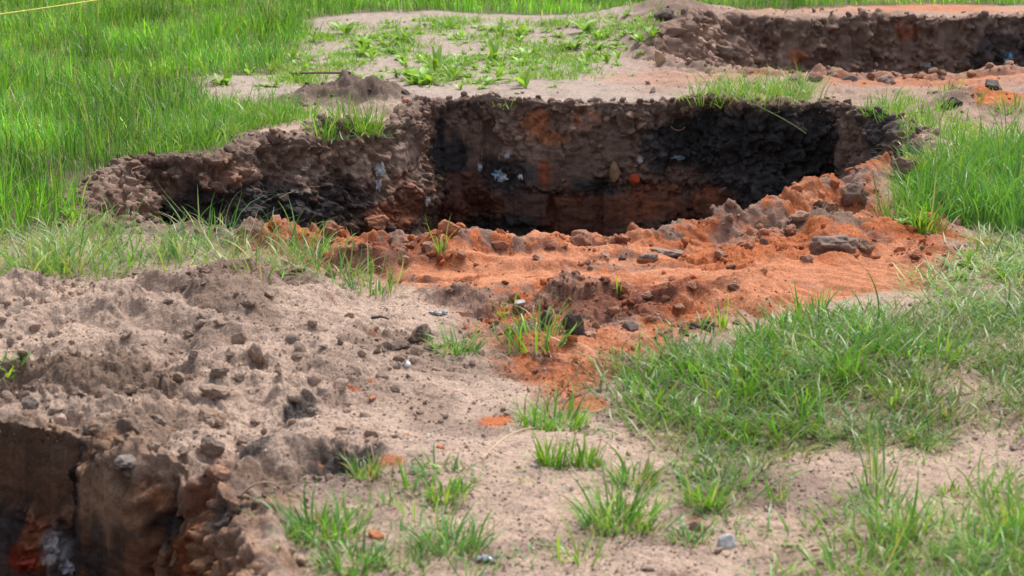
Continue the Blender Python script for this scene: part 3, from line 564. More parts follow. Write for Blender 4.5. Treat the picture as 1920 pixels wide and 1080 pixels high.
gc = soil(gx_, gy_) * rs.uniform(.6, 1.5, len(gx_))[:, None]; lt = rs.rand(len(gx_)) < .10; gc[lt] = np.array((.55, .5, .45)) * rs.uniform(.6, 1.1, lt.sum())[:, None]
crumbs('soil_crumbs', np.stack([gx_, gy_, H(gx_, gy_)], 1), .0016 + .0035 * rs.rand(len(gx_)) ** 2, gc, 7, 'fine pale and dark grit on the sand in front')
# crumbs stuck in and fallen along the cut banks
pp, ss, col = [], [], []
for p in PITS:
    ns, nt = p.X.shape; n = 8000 if p is PIT1 else 3000
    i = rs.randint(0, ns, n); j = rs.randint(int(p.no * .4), min(nt, p.no + int(.75 / p.ds)), n); k = p.smo[i, j] < .3; i, j = i[k], j[k]; k = rs.rand(len(i)) > .75 * samp(ORANGE, p.X[i, j], p.Y[i, j]); i, j = i[k], j[k]
    pp.append(p.P[i, j]); s_ = .005 + .026 * rs.rand(len(i)) ** 5; ss.append(s_ * (1.25 if p is PIT2 else 1) * (.7 if p is PIT3 else 1))
    a = np.array([0.] * 4)
    c4 = np.empty(ns * nt * 4, np.float32); p.obj.data.attributes['soil'].data.foreach_get('color', c4); col.append(c4.reshape(ns, nt, 4)[i, j, :3] * rs.uniform(.75, 1.3, len(i))[:, None])
crumbs('soil_crumbs', np.concatenate(pp), np.concatenate(ss), np.concatenate(col), 2, 'dark crumbs and small clods clinging to the cut pit sides')

def clod(px, py, w, h, label, c, name='soil_clod', cat='clod', seed=0, flat=.6, planes=11, rot=None, tilt=(0, 0), group=None, depthr=.8, sink=.45, mat=None, amp=.42):
    """a single lump w x h photograph pixels big at a pixel"""
    q = hit(px, py + h * .3); k = PPM(q); V, F = clod_verts(seed + 300, ICO4, planes, amp)
    V = V * np.array([w / k / 2, w / k / 2 * depthr, max(h / k / 2, w / k / 2 * flat)])
    o = mesh_np(name, V, F, mat or M_CRUMB, np.clip(np.array(c) * (1 + .3 * fbm3(V[:, 0] + seed, V[:, 1], V[:, 2], .06, 3, 5))[:, None], .01, .9))
    o.location = (q[0], q[1], q[2] + (h / k / 2) * (1 - 2 * sink)); o.rotation_euler = (tilt[0], tilt[1], rot if rot is not None else seed * 1.7)
    return tag(o, label, cat, group)
GR = (.16, .125, .105)
clod(785, 615, 78, 62, 'large angular dark brown clod between the sand mound and the white paper scrap', (.17, .12, .098), seed=1, flat=.5, planes=12, amp=.5)
clod(740, 640, 60, 28, 'thin dark broken clod leaning against the large angular clod', (.12, .085, .07), seed=2, flat=.3)
clod(482, 655, 52, 46, 'upright split slab of sandy soil on the crumbly mound', (.26, .185, .14), seed=3, flat=.8, depthr=.6, planes=9)
clod(450, 625, 30, 34, 'small rounded sandy lump just above the upright split slab', (.27, .19, .145), seed=4)
clod(545, 628, 34, 28, 'smooth round brown lump right of the upright split slab', (.2, .15, .12), seed=5, amp=.15, planes=2)
clod(405, 722, 70, 30, 'flat slab of sandy soil lying on the mound slope', (.28, .2, .15), seed=6, flat=.25, planes=9)
clod(400, 770, 60, 36, 'sandy lump on the slope under the flat slab', (.27, .18, .13), seed=7)
clod(412, 690, 40, 26, 'brown crumbled lump beside the flat slab of soil', (.2, .15, .12), seed=17)
clod(552, 735, 46, 26, 'long smooth sandy lump slanting down the mound', (.33, .24, .18), seed=8, flat=.5, rot=-.8, depthr=.5, amp=.15)
clod(400, 828, 56, 40, 'dark tilted soil slab above the near pit edge', (.17, .125, .10), seed=9, flat=.3, rot=-.7, tilt=(.3, .3), planes=9)
clod(62, 748, 36, 34, 'grey smeared soil plate at the far lip of the near pit', (.19, .155, .135), seed=10, flat=.5)
clod(170, 795, 40, 34, 'grey broken plate of soil above the near pit', (.2, .155, .13), seed=11, flat=.4)
clod(240, 858, 60, 30, 'pale grey flake of soil over the smeared pit side', (.2, .165, .145), seed=12, flat=.3)
clod(240, 790, 44, 46, 'jagged dark brown clod on the slope above the smeared pit side', (.19, .135, .105), seed=13, planes=10, amp=.5)
clod(235, 618, 26, 18, 'small sandy lump alone on the smooth upper mound', (.26, .19, .145), seed=14)
clod(1568, 442, 105, 48, 'big flat grey brown clod on the orange spoil by the pit corner', (.22, .155, .125), seed=15, flat=.4, planes=12, amp=.6)
clod(1622, 450, 44, 36, 'tan flake of earth leaning on the big flat grey clod', (.27, .17, .12), seed=16, flat=.3, tilt=(.5, .2))
clod(1258, 458, 74, 26, 'low grey clod pressed into pale orange spoil', (.23, .17, .14), seed=18, flat=.3, amp=.6, sink=.75)
clod(1214, 478, 40, 20, 'small grey lump just below the low pressed grey clod', (.2, .16, .14), seed=19)
clod(1286, 655, 42, 30, 'dark grey clod at the edge of the dense grass', (.09, .075, .07), seed=20)
clod(1332, 606, 40, 30, 'dark clod tucked against the grass below the pale orange hollow', (.08, .062, .06), seed=21)
clod(1183, 605, 34, 24, 'grey brown lump in the dark red crumbs', (.15, .115, .1), seed=22)
clod(1090, 436, 62, 40, 'knobbly orange clod on the lip of the middle pit', (.27, .13, .085), seed=23, planes=5, amp=.4)
clod(1070, 600, 44, 60, 'upright dark clod behind a grass tuft on the orange spoil', (.10, .07, .06), seed=24, flat=.9)
clod(1022, 585, 34, 40, 'dark brown knob beside the grass tuft on the spoil', (.12, .08, .065), seed=25)
clod(838, 416, 50, 36, 'orange lump at the notch in the pit lip', (.33, .14, .075), seed=26)
clod(700, 410, 70, 34, 'wide orange lump on the left pit lip', (.30, .13, .075), seed=27)
clod(620, 420, 44, 24, 'reddish lump on the pit lip among sparse grass', (.3, .13, .08), seed=28)
clod(1605, 355, 60, 50, 'brown broken clod on the pit side of the orange heap', (.17, .115, .09), seed=29, planes=9)
clod(1500, 395, 50, 30, 'sandy orange lump below the orange heap', (.33, .2, .14), seed=30)
clod(1690, 300, 60, 40, 'pinkish brown clod on top of the orange heap', (.24, .155, .12), seed=31, planes=9)
clod(1725, 278, 60, 36, 'black turf clod behind the orange heap', (.035, .032, .03), seed=32)
clod(1912, 335, 36, 44, 'brown stone half hidden by tall grass at the picture edge', (.2, .12, .09), seed=33)
clod(1862, 152, 46, 28, 'dark clod on the path in front of the far pit', (.11, .09, .08), seed=34)
clod(1780, 186, 40, 34, 'black brown clod by the small orange patch', (.06, .048, .042), seed=35)
clod(1600, 140, 40, 18, 'grey flat lump on the lip of the far pit', (.2, .16, .14), seed=36, flat=.3)
clod(1530, 140, 40, 20, 'brown lump left on the lip of the far pit', (.2, .14, .115), seed=37)
clod(1488, 142, 40, 20, 'brown lump at the shallow end of the far pit', (.18, .125, .1), seed=38)
clod(890, 190, 18, 22, 'small dark upright chip on the far rim of the middle pit', (.07, .055, .05), seed=39, flat=.9, depthr=.4)
clod(1665, 142, 40, 20, 'sandy lump on the far pit lip beside the path', (.25, .18, .15), seed=40)
clod(1360, 90, 50, 34, 'brown block slipping down the bank of the far pit', (.17, .12, .095), seed=41, planes=9)
clod(1250, 25, 60, 24, 'dark hump of turned soil in front of the far grass', (.12, .09, .075), seed=42)
clod(1240, 100, 22, 44, 'pale tan splinter of wood stuck in the dark clods', (.42, .3, .2), name='wood_splinter', cat='wood', seed=43, flat=.4, tilt=(.2, -.7), depthr=.3, planes=4, amp=.1, rot=.3)
clod(700, 995, 36, 26, 'orange brick chip among grass near the bottom', (.5, .2, .1), name='brick_chip', cat='brick', seed=44, planes=9, amp=.1)
clod(760, 182, 30, 9, 'flat red brick chip on the pale sand behind the pit', (.42, .16, .1), name='brick_chip', cat='brick', seed=45, planes=9, amp=.1, flat=.2)
clod(830, 832, 16, 12, 'small orange pebble beside a tuft on the sand', (.5, .2, .1), name='pebble', cat='pebble', seed=46)
clod(700, 738, 18, 12, 'small reddish pebble on the sand left of the dark crumbs', (.4, .17, .1), name='pebble', cat='pebble', seed=47)
clod(1366, 1005, 36, 44, 'pale bluish white stone near the bottom right grass', (.46, .45, .45), name='stone', cat='stone', seed=48, planes=8, amp=.1)
clod(1312, 975, 44, 40, 'pinkish brown stone left of the white stone', (.34, .21, .16), name='stone', cat='stone', seed=49, amp=.15)
clod(978, 560, 28, 16, 'pale grey stone chip on orange spoil above a tuft', (.5, .46, .43), name='stone', cat='stone', seed=50, amp=.15)
clod(765, 676, 20, 14, 'small bluish white glass pebble below the large angular clod', (.62, .64, .68), name='glass_pebble', cat='pebble', seed=51, amp=.08, planes=2)
clod(1193, 329, 22, 22, 'red brick end stuck in the black pit side', (.42, .065, .025), name='brick_chip', cat='brick', seed=52, planes=3, amp=.08, sink=.5)
clod(1154, 308, 26, 40, 'yellowish layered stone stuck in the pit side', (.32, .2, .11), name='stone', cat='stone', seed=53, planes=5, amp=.2, sink=.5)
clod(1000, 866, 14, 10, 'white grit pebble on the sand by the short dense tuft', (.6, .56, .5), name='pebble', cat='pebble', seed=54)
MARKS = [(785, 615, 'the large angular dark clod'), (482, 655, 'the upright split slab'), (545, 628, 'the smooth round brown lump'), (405, 722, 'the flat sandy slab'), (552, 735, 'the long slanting lump'), (400, 828, 'the dark tilted slab'), (62, 748, 'the grey smeared plate'),
         (240, 790, 'the jagged dark brown clod'), (235, 618, 'the lone lump'), (1568, 442, 'the big flat grey brown clod'), (1258, 456, 'the low pressed grey clod'), (1183, 605, 'the lump in dark red crumbs'), (1090, 436, 'the knobbly orange lip clod'),
         (838, 416, 'the orange lump at the lip notch'), (700, 410, 'the wide orange lip lump'), (1605, 355, 'the clod on the orange heap'), (1500, 395, 'the lump below the orange heap'), (822, 470, 'the slender upright tuft'), (1010, 636, 'the tuft between dark clods'), (1165, 550, 'the tiny green sprig'), (430, 530, 'the crest of the mound'), (1332, 606, 'the dark clod by the grass')]
USED = {}
def beside(px, py, pre):
    for f in sorted(MARKS, key=lambda m: (m[0] - px) ** 2 + 5 * (m[1] - py) ** 2):
        dx, dy = px - f[0], 2.2 * (py - f[1])
        w = ('left of' if dx < 0 else 'right of') if abs(dx) > abs(dy) else ('behind' if dy < 0 else 'in front of')
        t = pre + ' ' + w + ' ' + f[2]
        if t not in USED: USED[t] = 1; return t
for k, (px, py, w, h) in enumerate(((1010, 475, 26, 16), (940, 455, 30, 18), (1140, 470, 24, 14), (1400, 450, 34, 18), (1345, 470, 26, 16), (1220, 590, 28, 18), (1270, 575, 24, 16), (1150, 575, 30, 18), (1110, 620, 26, 16), (870, 470, 28, 16), (800, 455, 30, 18), (1480, 420, 34, 20), (1520, 480, 26, 16), (1300, 530, 30, 18), (1210, 550, 26, 16), (1560, 380, 34, 22), (760, 480, 26, 16), (1250, 612, 34, 20), (1380, 530, 26, 16), (660, 460, 26, 14))):
    clod(px, py, w, h, beside(px, py, 'small reddish clod on the spoil,' if k % 2 else 'small orange clod on the spoil,'), (.27, .13, .08) if k % 2 else (.33, .19, .13), seed=60 + k, group='small clods on the orange spoil')
for k, (px, py, w, h) in enumerate(((380, 590, 26, 16), (350, 620, 24, 16), (410, 600, 28, 18), (430, 660, 22, 14), (365, 655, 24, 14), (320, 560, 26, 14), (470, 560, 30, 18), (505, 545, 26, 14), (590, 600, 26, 16), (560, 660, 22, 14), (300, 690, 30, 18), (340, 700, 26, 16), (450, 700, 26, 18), (520, 690, 20, 12), (250, 720, 30, 18), (150, 730, 34, 20), (110, 760, 30, 18), (300, 780, 34, 22), (340, 840, 26, 20), (290, 830, 30, 22), (480, 780, 26, 18), (450, 820, 30, 20))):
    clod(px, py, w, h, beside(px, py, 'small sandy clod on the mound,' if k % 3 else 'small brown clod on the mound,'), (.27, .195, .148) if k % 3 else (.2, .145, .112), seed=90 + k, group='small clods on the sand mound')

# ------------------------------------------------------------------ scraps, sticks, rope
def scrap(px, py, w, h, label, c, seed, name='plastic_scrap', cat='plastic scrap', stand=False, rough=.5):
    rs_ = np.random.RandomState(seed); q = hit(px, py); k = PPM(q); n = 15
    u, v = np.meshgrid(np.linspace(-1, 1, n), np.linspace(-1, 1, n)); o = rs_.rand(2) * 20
    ang = np.arctan2(v, u); r = 1 + .55 * n2(np.cos(ang) * 1.6 + o[0], np.sin(ang) * 1.6 + o[1], 2) + .3 * n2(np.cos(ang) * 5 + o[1], np.sin(ang) * 5, 5); w, h = w * .95, h * .95; a = u * np.sqrt(1 - v * v / 2) * w / k / 2 * r; b = v * np.sqrt(1 - u * u / 2) * h / k / 2 * r; cz = .25 * w / k * n2(u * 1.3 + o[1], v * 1.3 + o[0], 3) + .05 * w / k * n2(u * 4, v * 4, 4)
    th = .0015
    def lay(d):
        if stand: return np.stack([a, -cz - .006 + d, b], -1)
        return np.stack([a, b * 2.5, np.abs(cz) + .004 + d], -1)
    V = np.concatenate([lay(th).reshape(-1, 3), lay(-th).reshape(-1, 3)]); F = grid_faces(n, n); m = n * n
    ring = np.concatenate([np.arange(n), np.arange(1, n) * n + n - 1, (n - 1) * n + np.arange(n - 2, -1, -1), np.arange(n - 2, 0, -1) * n])
    side = np.stack([ring, np.roll(ring, -1), np.roll(ring, -1) + m, ring + m], 1)
    o_ = mesh_np(name, V, np.concatenate([F, F[:, ::-1] + m, side]), mat_plain(name, np.array(c) * .72, rough, .3, .6, 45)); o_.location = q
    return tag(o_, label, cat)
scrap(826, 586, 34, 5, 'flat white scrap of paper on the edge of the orange spoil', (.62, .62, .62), 1, 'paper_scrap', 'paper')
scrap(711, 322, 20, 26, 'crumpled white plastic hanging in the brown left pit side', (.68, .7, .72), 2, stand=True)
scrap(712, 345, 12, 22, 'narrow white plastic strip under the crumpled white plastic', (.6, .6, .62), 3, stand=True)
scrap(806, 375, 12, 18, 'small white fibre scrap low in the pit corner', (.7, .7, .72), 4, stand=True)
scrap(930, 330, 18, 18, 'light blue plastic scrap in the back pit side', (.35, .52, .66), 5, stand=True)
scrap(946, 334, 18, 20, 'white crumpled plastic next to the light blue scrap in the pit side', (.72, .74, .78), 6, stand=True)
scrap(902, 318, 10, 16, 'pale blue plastic sliver left of the bigger blue scrap', (.45, .58, .68), 7, stand=True)
scrap(976, 331, 9, 12, 'white speck of plastic right of the white crumpled plastic', (.75, .75, .75), 8, stand=True)
scrap(950, 289, 10, 10, 'tiny silvery scrap above the white crumpled plastic', (.6, .64, .7), 9, stand=True)
scrap(548, 360, 16, 8, 'small white chip in the black part of the left pit side', (.8, .8, .82), 10, stand=True)
scrap(572, 316, 14, 9, 'pale shell-like scrap in the brown left pit side', (.55, .48, .42), 11, stand=True)
scrap(1272, 298, 26, 8, 'dull blue grey strip in the black soil at the right pit side', (.25, .33, .38), 12, stand=True)
scrap(1203, 302, 12, 16, 'pale grey scrap above the red brick end', (.5, .52, .54), 13, stand=True)
scrap(1889, 108, 20, 24, 'blue plastic sheet poking from the far pit side', (.18, .36, .55), 14, stand=True)
scrap(1740, 120, 14, 12, 'grey plastic scrap low in the far pit side', (.42, .43, .45), 15, stand=True)
scrap(100, 1022, 34, 44, 'whitish grey plastic rag in the near pit side', (.5, .48, .48), 16, stand=True)
scrap(125, 1066, 40, 26, 'pale bluish rag at the bottom of the near pit side', (.48, .5, .54), 17, stand=True)
scrap(46, 1048, 30, 26, 'bright red scrap in the near pit side', (.4, .06, .03), 18, stand=True)
scrap(915, 1048, 40, 9, 'clear bluish plastic scrap on the sand at the bottom', (.42, .47, .49), 19, rough=.25)
scrap(593, 52, 9, 10, 'white scrap on the sand at the corner of the tall grass', (.8, .8, .8), 20, stand=True)

def tube(name, pts, r, mat, label, cat, taper=0.0, res=8):
    P = np.array(pts, float); n = len(P); T = np.gradient(P, axis=0); T /= np.linalg.norm(T, axis=1)[:, None]
    up = np.array([0, 0, 1.]) if abs(T[0][2]) < .8 else np.array([1., 0, 0])
    A = np.cross(T, up); A /= np.linalg.norm(A, axis=1)[:, None]; B = np.cross(A, T); th = np.linspace(0, 2 * np.pi, res, endpoint=False)
    rr = (r * (1 - taper * np.linspace(0, 1, n)))[:, None, None]
    V = P[:, None] + rr * (np.cos(th)[None, :, None] * A[:, None] + np.sin(th)[None, :, None] * B[:, None]); i = np.arange(n * res).reshape(n, res)
    F = np.stack([i[:-1], np.roll(i[:-1], -1, 1), np.roll(i[1:], -1, 1), i[1:]], -1).reshape(-1, 4)
    return tag(mesh_np(name, V, F, mat, origin=P[0]), label, cat)
M_STEM = mat_plain('dry_stem', (.5, .36, .24), .7, .2); M_ROOT = mat_plain('root', (.2, .12, .075), .8, .2); M_RUST = mat_plain('rusty_rod', (.13, .055, .035), .7, .3); M_ROPE = mat_plain('yellow_cord', (.62, .55, .08), .6, .3); M_GSTEM = mat_plain('green_stem', (.16, .22, .07), .6, .3)
def bow(a, b, sag, n=24, side=0, wob=0):
    t = np.linspace(0, 1, n)[:, None]; P = np.array(a) * (1 - t) + np.array(b) * t; s = (4 * t * (1 - t))[:, 0]; P[:, 2] += sag * s; P[:, 0] += side * s
    P += wob * np.stack([n2(t[:, 0] * 6, t[:, 0] * 0 + k * 3.3, k) for k in range(3)], 1); return P
q0 = hit(1045, 742); d_ = ray(1088, 682); tt = (q0[1] - .05) / d_[1]; tube('dry_stem', bow(q0, np.array([0, 0, CAM_H]) + d_ * tt, 0, side=.006), .0035, M_STEM, 'pale dry stalk leaning out of a grass tuft on the sand', 'stalk', .6)
q0 = hit(905, 862) + (0, 0, .008); q1 = hit(998, 806) + (0, 0, .012); tube('dry_stem', bow(q0, q1, .02), .0022, M_STEM, 'long pale straw lying across bare sand', 'straw', .4)
q0 = hit(450, 948); q1 = hit(520, 952) + (0, 0, .06); tube('dry_stem', bow(q0 + (0, 0, .03), q1, .015), .003, M_STEM, 'pale straw sticking out over the near pit edge', 'straw', .4)
q0 = hit(525, 375) + (0, -.03, 0); q1 = hit(605, 350) + (0, -.05, 0); tube('root', bow(q0, q1, .02, wob=.006), .004, M_ROOT, 'thin brown root crossing the left pit side', 'root', .4)
q0 = hit(530, 134) + (0, 0, .015); q1 = hit(660, 137) + (0, 0, .02); tube('rusty_rod', bow(q0 - (0, 0, .012), q1 - (0, 0, .015), .002), .006, M_RUST, 'rusty brown rod lying on the sand near the tall grass', 'rod')
q0 = hit(1500, 240) + (0, -.12, 0); q1 = hit(1488, 345); q1 = np.array([q1[0], q0[1] - .03, q1[2]]); tube('hanging_stem', bow(q0, q1, 0, side=.03), .003, M_GSTEM, 'thin green stem hanging down the black pit side', 'stem', .3)
q0 = hit(1253, 232) + (0, -.10, .01); q1 = hit(1285, 245) + (0, -.10, .02); tube('root', bow(q0, q1, -.02), .003, M_ROOT, 'short looped root at the top of the black pit side', 'root')
q0 = hit(700, 598) + (0, 0, .01); q1 = hit(735, 612) + (0, 0, .03); tube('twig', bow(q0, q1, .006, wob=.004), .005, mat_plain('twig_bark', (.05, .04, .035), .8), 'black twig left of the large angular clod', 'twig', .5)
q0 = hit(535, 55); 
def ropept(px, py, y): d = ray(px, py); t = y / d[1]; return np.array([0, 0, CAM_H]) + d * t
ra, rb = ropept(0, 26, 12.5), ropept(182, -1, 13.3); rv = rb - ra
rp = [ra - rv * 2.2 - np.array([0, 0, ra[2] - rv[2] * 2.2 + .02]), ra - rv * 2.15] + [ra + rv * t for t in np.linspace(-2, 3, 40)] + [ra + rv * 3.1 - np.array([0, 0, .0])]
rp.append(np.array([rp[-1][0] + .03, rp[-1][1], -.02]))
for i in range(2, 42): rp[i] = rp[i] + np.array([0, 0, -.05 * (1 - ((i - 22) / 20.) ** 2) + .05 * (1 - ((0) / 20.) ** 2) * 0 + .045])
tube('yellow_cord', rp, .0045, M_ROPE, 'yellow cord stretched over the tall grass in the far corner', 'cord')

# ------------------------------------------------------------------ grass
def blades(pos, h, w, az, th0, th1, colr, K=5, seed=0, kink=None, tipw=.12):
    """ribbons: start angle th0 from vertical, end angle th1, leaning towards az"""
    n = len(pos); r_ = np.random.RandomState(seed); t = np.linspace(0, 1, K)
    th = th0[:, None] + (th1 - th0)[:, None] * t[None] ** 1.5
    ds = h[:, None] / (K - 1); hor = np.zeros((n, K)); ver = np.zeros((n, K)); m = .5 * (th[:, 1:] + th[:, :-1])
    hor[:, 1:] = np.cumsum(np.sin(m) * ds, 1); ver[:, 1:] = np.cumsum(np.cos(m) * ds, 1)
    az2 = az[:, None] + r_.normal(0, .55, n)[:, None] * t[None]
    C = np.stack([pos[:, 0:1] + np.cos(az2) * hor, pos[:, 1:2] + np.sin(az2) * hor, pos[:, 2:3] + ver], -1)
    fa = az[:, None] + np.pi / 2 + r_.normal(0, .5, n)[:, None] + r_.normal(0, .6, n)[:, None] * t[None]
    prof = np.interp(t, [0, .25, .6, 1], [.65, 1, .85, tipw]); W = w[:, None] * prof[None] * .5
    D = np.stack([np.cos(fa) * W, np.sin(fa) * W, np.zeros_like(W)], -1)
    V = np.stack([C - D, C + D], 2).reshape(n, K * 2, 3)
    f = np.array([[2 * k, 2 * k + 1, 2 * k + 3, 2 * k + 2] for k in range(K - 1)]); F = (f[None] + (np.arange(n) * 2 * K)[:, None, None]).reshape(-1, 4)
    cc = np.repeat(colr[:, None], K * 2, 1)
    return V.reshape(-1, 3), F, cc.reshape(-1, 3)
class Lawn:
    def __init__(s): s.V, s.F, s.C, s.n = [], [], [], 0
    def add(s, *a, **k):
        V, F, C = blades(*a, **k); s.V.append(V); s.F.append(F + s.n); s.C.append(C); s.n += len(V)
    def done(s, name, label, cat='grass', kind='stuff', mat=None, origin=None, group=None):
        o = mesh_np(name, np.concatenate(s.V), np.concatenate(s.F), mat or M_GRASS, np.concatenate(s.C), origin=origin); return tag(o, label, cat, group, kind)
G_VIV = np.array((.150, .335, .030)); G_YEL = np.array((.27, .40, .055)); G_BLU = np.array((.090, .235, .075)); G_MID = np.array((.105, .270, .034)); G_DRY = np.array((.36, .29, .17)); G_OLV = np.array((.16, .18, .055)); G_PALE = np.array((.27, .37, .15))
def gcols(n, pal, wts, r_):
    k = r_.choice(len(pal), n, p=np.array(wts) / sum(wts)); return np.array(pal)[k] * np.exp(r_.normal(0, .18, n))[:, None]
# tall meadow
r = np.random.RandomState(21)
n = 400000; mx = r.uniform(-7.5, 7.5, n); my = r.uniform(6.3, 19.5, n)
vis = np.abs(mx) < (my * .257 + 2.2) ; mx, my = mx[vis], my[vis]
wx, wy = regs(mx, my); md = samp(MEADOW, wx + .12 * n2(mx / .5, my / .6, 88), wy + .2 * n2(mx / .5, my / .7, 89))
k = (r.rand(len(mx)) < md * np.clip(1.25 - .035 * my, .55, 1) * (.55 + .6 * sstep(-.5, .3, fbm2(mx, my, .35, 2, 80)))) & ~in_pit(mx, my); mx, my, md = mx[k], my[k], md[k]
n = len(mx); tall = .092 + .11 * sstep(-.4, .5, fbm2(mx, my, .9, 3, 81)) + .05 * fbm2(mx, my, .25, 2, 84)
tall *= .55 + .45 * sstep(.4, .95, md); tall *= np.where(my > 14.5, .9, 1)
azp = 2 * np.pi * n2(mx / 1.4, my / 1.4, 85) + 1.2
L = Lawn()
L.add(np.stack([mx, my, H(mx, my, False) - .01], 1), tall * r.uniform(.6, 1.25, n), r.uniform(.0035, .0065, n) * (1 + .035 * np.maximum(0, my - 8)), azp + r.normal(0, 1.2, n), np.abs(r.normal(.08, .16, n)), np.abs(r.normal(.7, .6, n)),
      gcols(n, [G_VIV, G_MID, G_YEL, G_BLU, G_DRY, G_PALE], [5, 4, 1.6, 1.8, .35, .5], r) * 1.02 * np.exp(r.normal(0, .30, n))[:, None] * (1 + .6 * fbm2(mx, my, .8, 4, 86) + .2 * n2(mx / .12, my / .3, 87))[:, None], K=4, seed=3)
k = r.rand(n) < .03; ms = k.sum()
L.add(np.stack([mx[k], my[k], H(mx[k], my[k], False)], 1), tall[k] * r.uniform(1.3, 1.9, ms), r.uniform(.0025, .004, ms), r.uniform(0, 6.28, ms), np.abs(r.normal(.1, .12, ms)), np.abs(r.normal(.35, .35, ms)), gcols(ms, [G_DRY, G_PALE, G_YEL], [1, 1.3, 1], r), K=5, seed=4)
L.done('tall_grass', 'tall bright green meadow grass behind and left of the pits')

def clumps(region_, dens, per, hgt, wid, spread, pal, wts, seed, th=(.25, .95), thv=.35, box=None, noisewl=.25, thr=(-.3, .3), K=6):
    r_ = np.random.RandomState(seed); jj, ii = np.nonzero(region_ > .1); x0, x1 = gxs[ii.min()], gxs[ii.max()]; y0, y1 = gys[jj.min()], gys[jj.max()]
    x0, x1, y0 = max(x0, -4.5), min(x1, 4.5), max(y0, 3.2)
    n = int((x1 - x0) * (y1 - y0) * dens); x = r_.uniform(x0, x1, n); y = r_.uniform(y0, y1, n); wx, wy = regs(x, y)
    k = (r_.rand(n) < samp(region_, wx, wy) * sstep(thr[0], thr[1], fbm2(x, y, noisewl, 3, seed + 1))) & ~in_pit(x, y) & (np.abs(x) < y * .257 + 1.0); x, y = x[k], y[k]; n = len(x)
    m = r_.poisson(per, n); idx = np.repeat(np.arange(n), m); N_ = len(idx)
    ca = r_.uniform(0, 6.28, n); ch = np.exp(r_.normal(0, .25, n)); cc = gcols(n, pal, wts, r_)
    a = r_.uniform(0, 6.28, N_); rr = spread * np.sqrt(r_.rand(N_)); px, py = x[idx] + np.cos(a) * rr, y[idx] + np.sin(a) * rr
    hz = H(x, y)
    out = .6 * a + .4 * ca[idx]
    return (np.stack([px, py, hz[idx] - .008], 1), hgt * ch[idx] * r_.uniform(.45, 1.25, N_), wid * r_.uniform(.6, 1.3, N_), a + r_.normal(0, .5, N_), np.abs(r_.normal(th[0], .2, N_)), np.abs(r_.normal(th[1], thv, N_)), .6 * cc[idx] + .4 * gcols(N_, pal, wts, r_)), dict(K=K, seed=seed)
PALD = [np.array(c_) * k_ for c_, k_ in zip((G_MID, G_VIV, G_BLU, G_YEL, G_PALE, G_DRY), (.72, .75, .75, .7, .75, .8))]
PAL1, W1 = [G_MID, G_VIV, G_BLU, G_YEL, G_PALE, G_DRY], [4, 2.5, 3, 1.4, .8, .5]
def lawn(name, label, *specs, mat=None):
    L = Lawn()
    for sp, kw in specs:
        a, k = clumps(*sp, **kw); L.add(*a, **k)
    return L.done(name, label, mat=mat)
lawn('grass', 'tall arching grass on the right of the orange heap',
     ((RGRASS, 700, 11, .165, .0058, .05, PAL1, [4, 3, 3.5, 1.2, 1, .2], 301), dict(th=(.2, 1.05), thv=.5, thr=(-.9, -.1))))
lawn('grass', 'trampled cut grass lying below the tall grass on the right',
     ((RFLAT, 700, 10, .12, .005, .07, PAL1, [3, 1.5, 3, 1, 2.4, 1.6], 311), dict(th=(.9, 1.5), thv=.3, thr=(-.6, .35), noisewl=.3)))
lawn('grass', 'dense green grass beside the orange spoil in the lower right',
     ((DENSE, 640, 10, .085, .0064, .05, PAL1, [4, 4, 2.0, 1.0, .3, .3], 321), dict(th=(.4, 1.25), thv=.55, thr=(-.5, .5), noisewl=.3)),
     ((LOWER, 850, 9, .095, .0052, .07, PALD, [3, 1.6, 3, 1.2, 1.4, 2.4], 331), dict(th=(.75, 1.4), thv=.4, thr=(-.8, .45), noisewl=.28)))
lawn('grass', 'mixed thin grass in the bottom right corner',
     ((BOTR, 700, 9, .09, .0052, .07, PAL1, [3, 2, 3, 1.8, 1.8, 1.2], 341), dict(th=(.6, 1.3), thv=.45, thr=(-.5, .5), noisewl=.28)))
lawn('grass', 'matted grass hanging over the black back side of the pit',
     ((RIMG, 260, 12, .15, .0055, .07, PAL1, [3, 1.6, 1, 2, 2, 2.2], 351), dict(th=(.4, 1.3), thv=.5, thr=(-.7, -.1))))
lawn('grass', 'grass between the middle pit corner and the path',
     ((RIMG2, 260, 10, .10, .006, .06, PAL1, [3, 2.6, 1, 2, 1.8, 1.1], 361), dict(th=(.35, 1.05), thv=.45, thr=(-.5, .2))))
lawn('grass', 'short grass between the meadow and the left rim of the pit',
     ((RIML, 700, 10, .11, .005, .05, PAL1, [3, 3, 1.6, 2, 1.5, .6], 365), dict(th=(.3, .95), thv=.45, thr=(-.8, .0))))
lawn('grass', 'sparse thin grass on the pale strip between mound and meadow',
     ((STRIP, 260, 7, .15, .0052, .06, PAL1, [2, .8, 3, .8, 3, 1.8], 371), dict(th=(.55, 1.3), thv=.45, thr=(-.45, .35))))
lawn('grass', 'small weedy grass on the sand beside the near pit',
     ((TIPS, 500, 8, .065, .0042, .05, PAL1, [2, 1, 3, .8, 3, .8], 381), dict(th=(.4, 1.1), thr=(-.4, .3))))
LOWPATCH = np.clip(region([(1100, 680), (1180, 720), (1250, 860), (1250, 960), (1050, 940), (1000, 1090), (1500, 1090), (1500, 980), (1950, 940), (1950, 800), (1500, 830), (1350, 900), (1280, 760), (1200, 690)], .12), 0, 1)
lawn('grass', 'short scattered seedling grass on the gritty sand round the thicker grass',
     ((LOWPATCH, 420, 5, .055, .0042, .05, PAL1, [2, 1.6, 3, 1.6, 2, 1], 401), dict(th=(.6, 1.35), thv=.4, thr=(-.1, .5), noisewl=.3)))
WD_ = np.clip(WEEDS * .8 + WEEDS2, 0, 1)
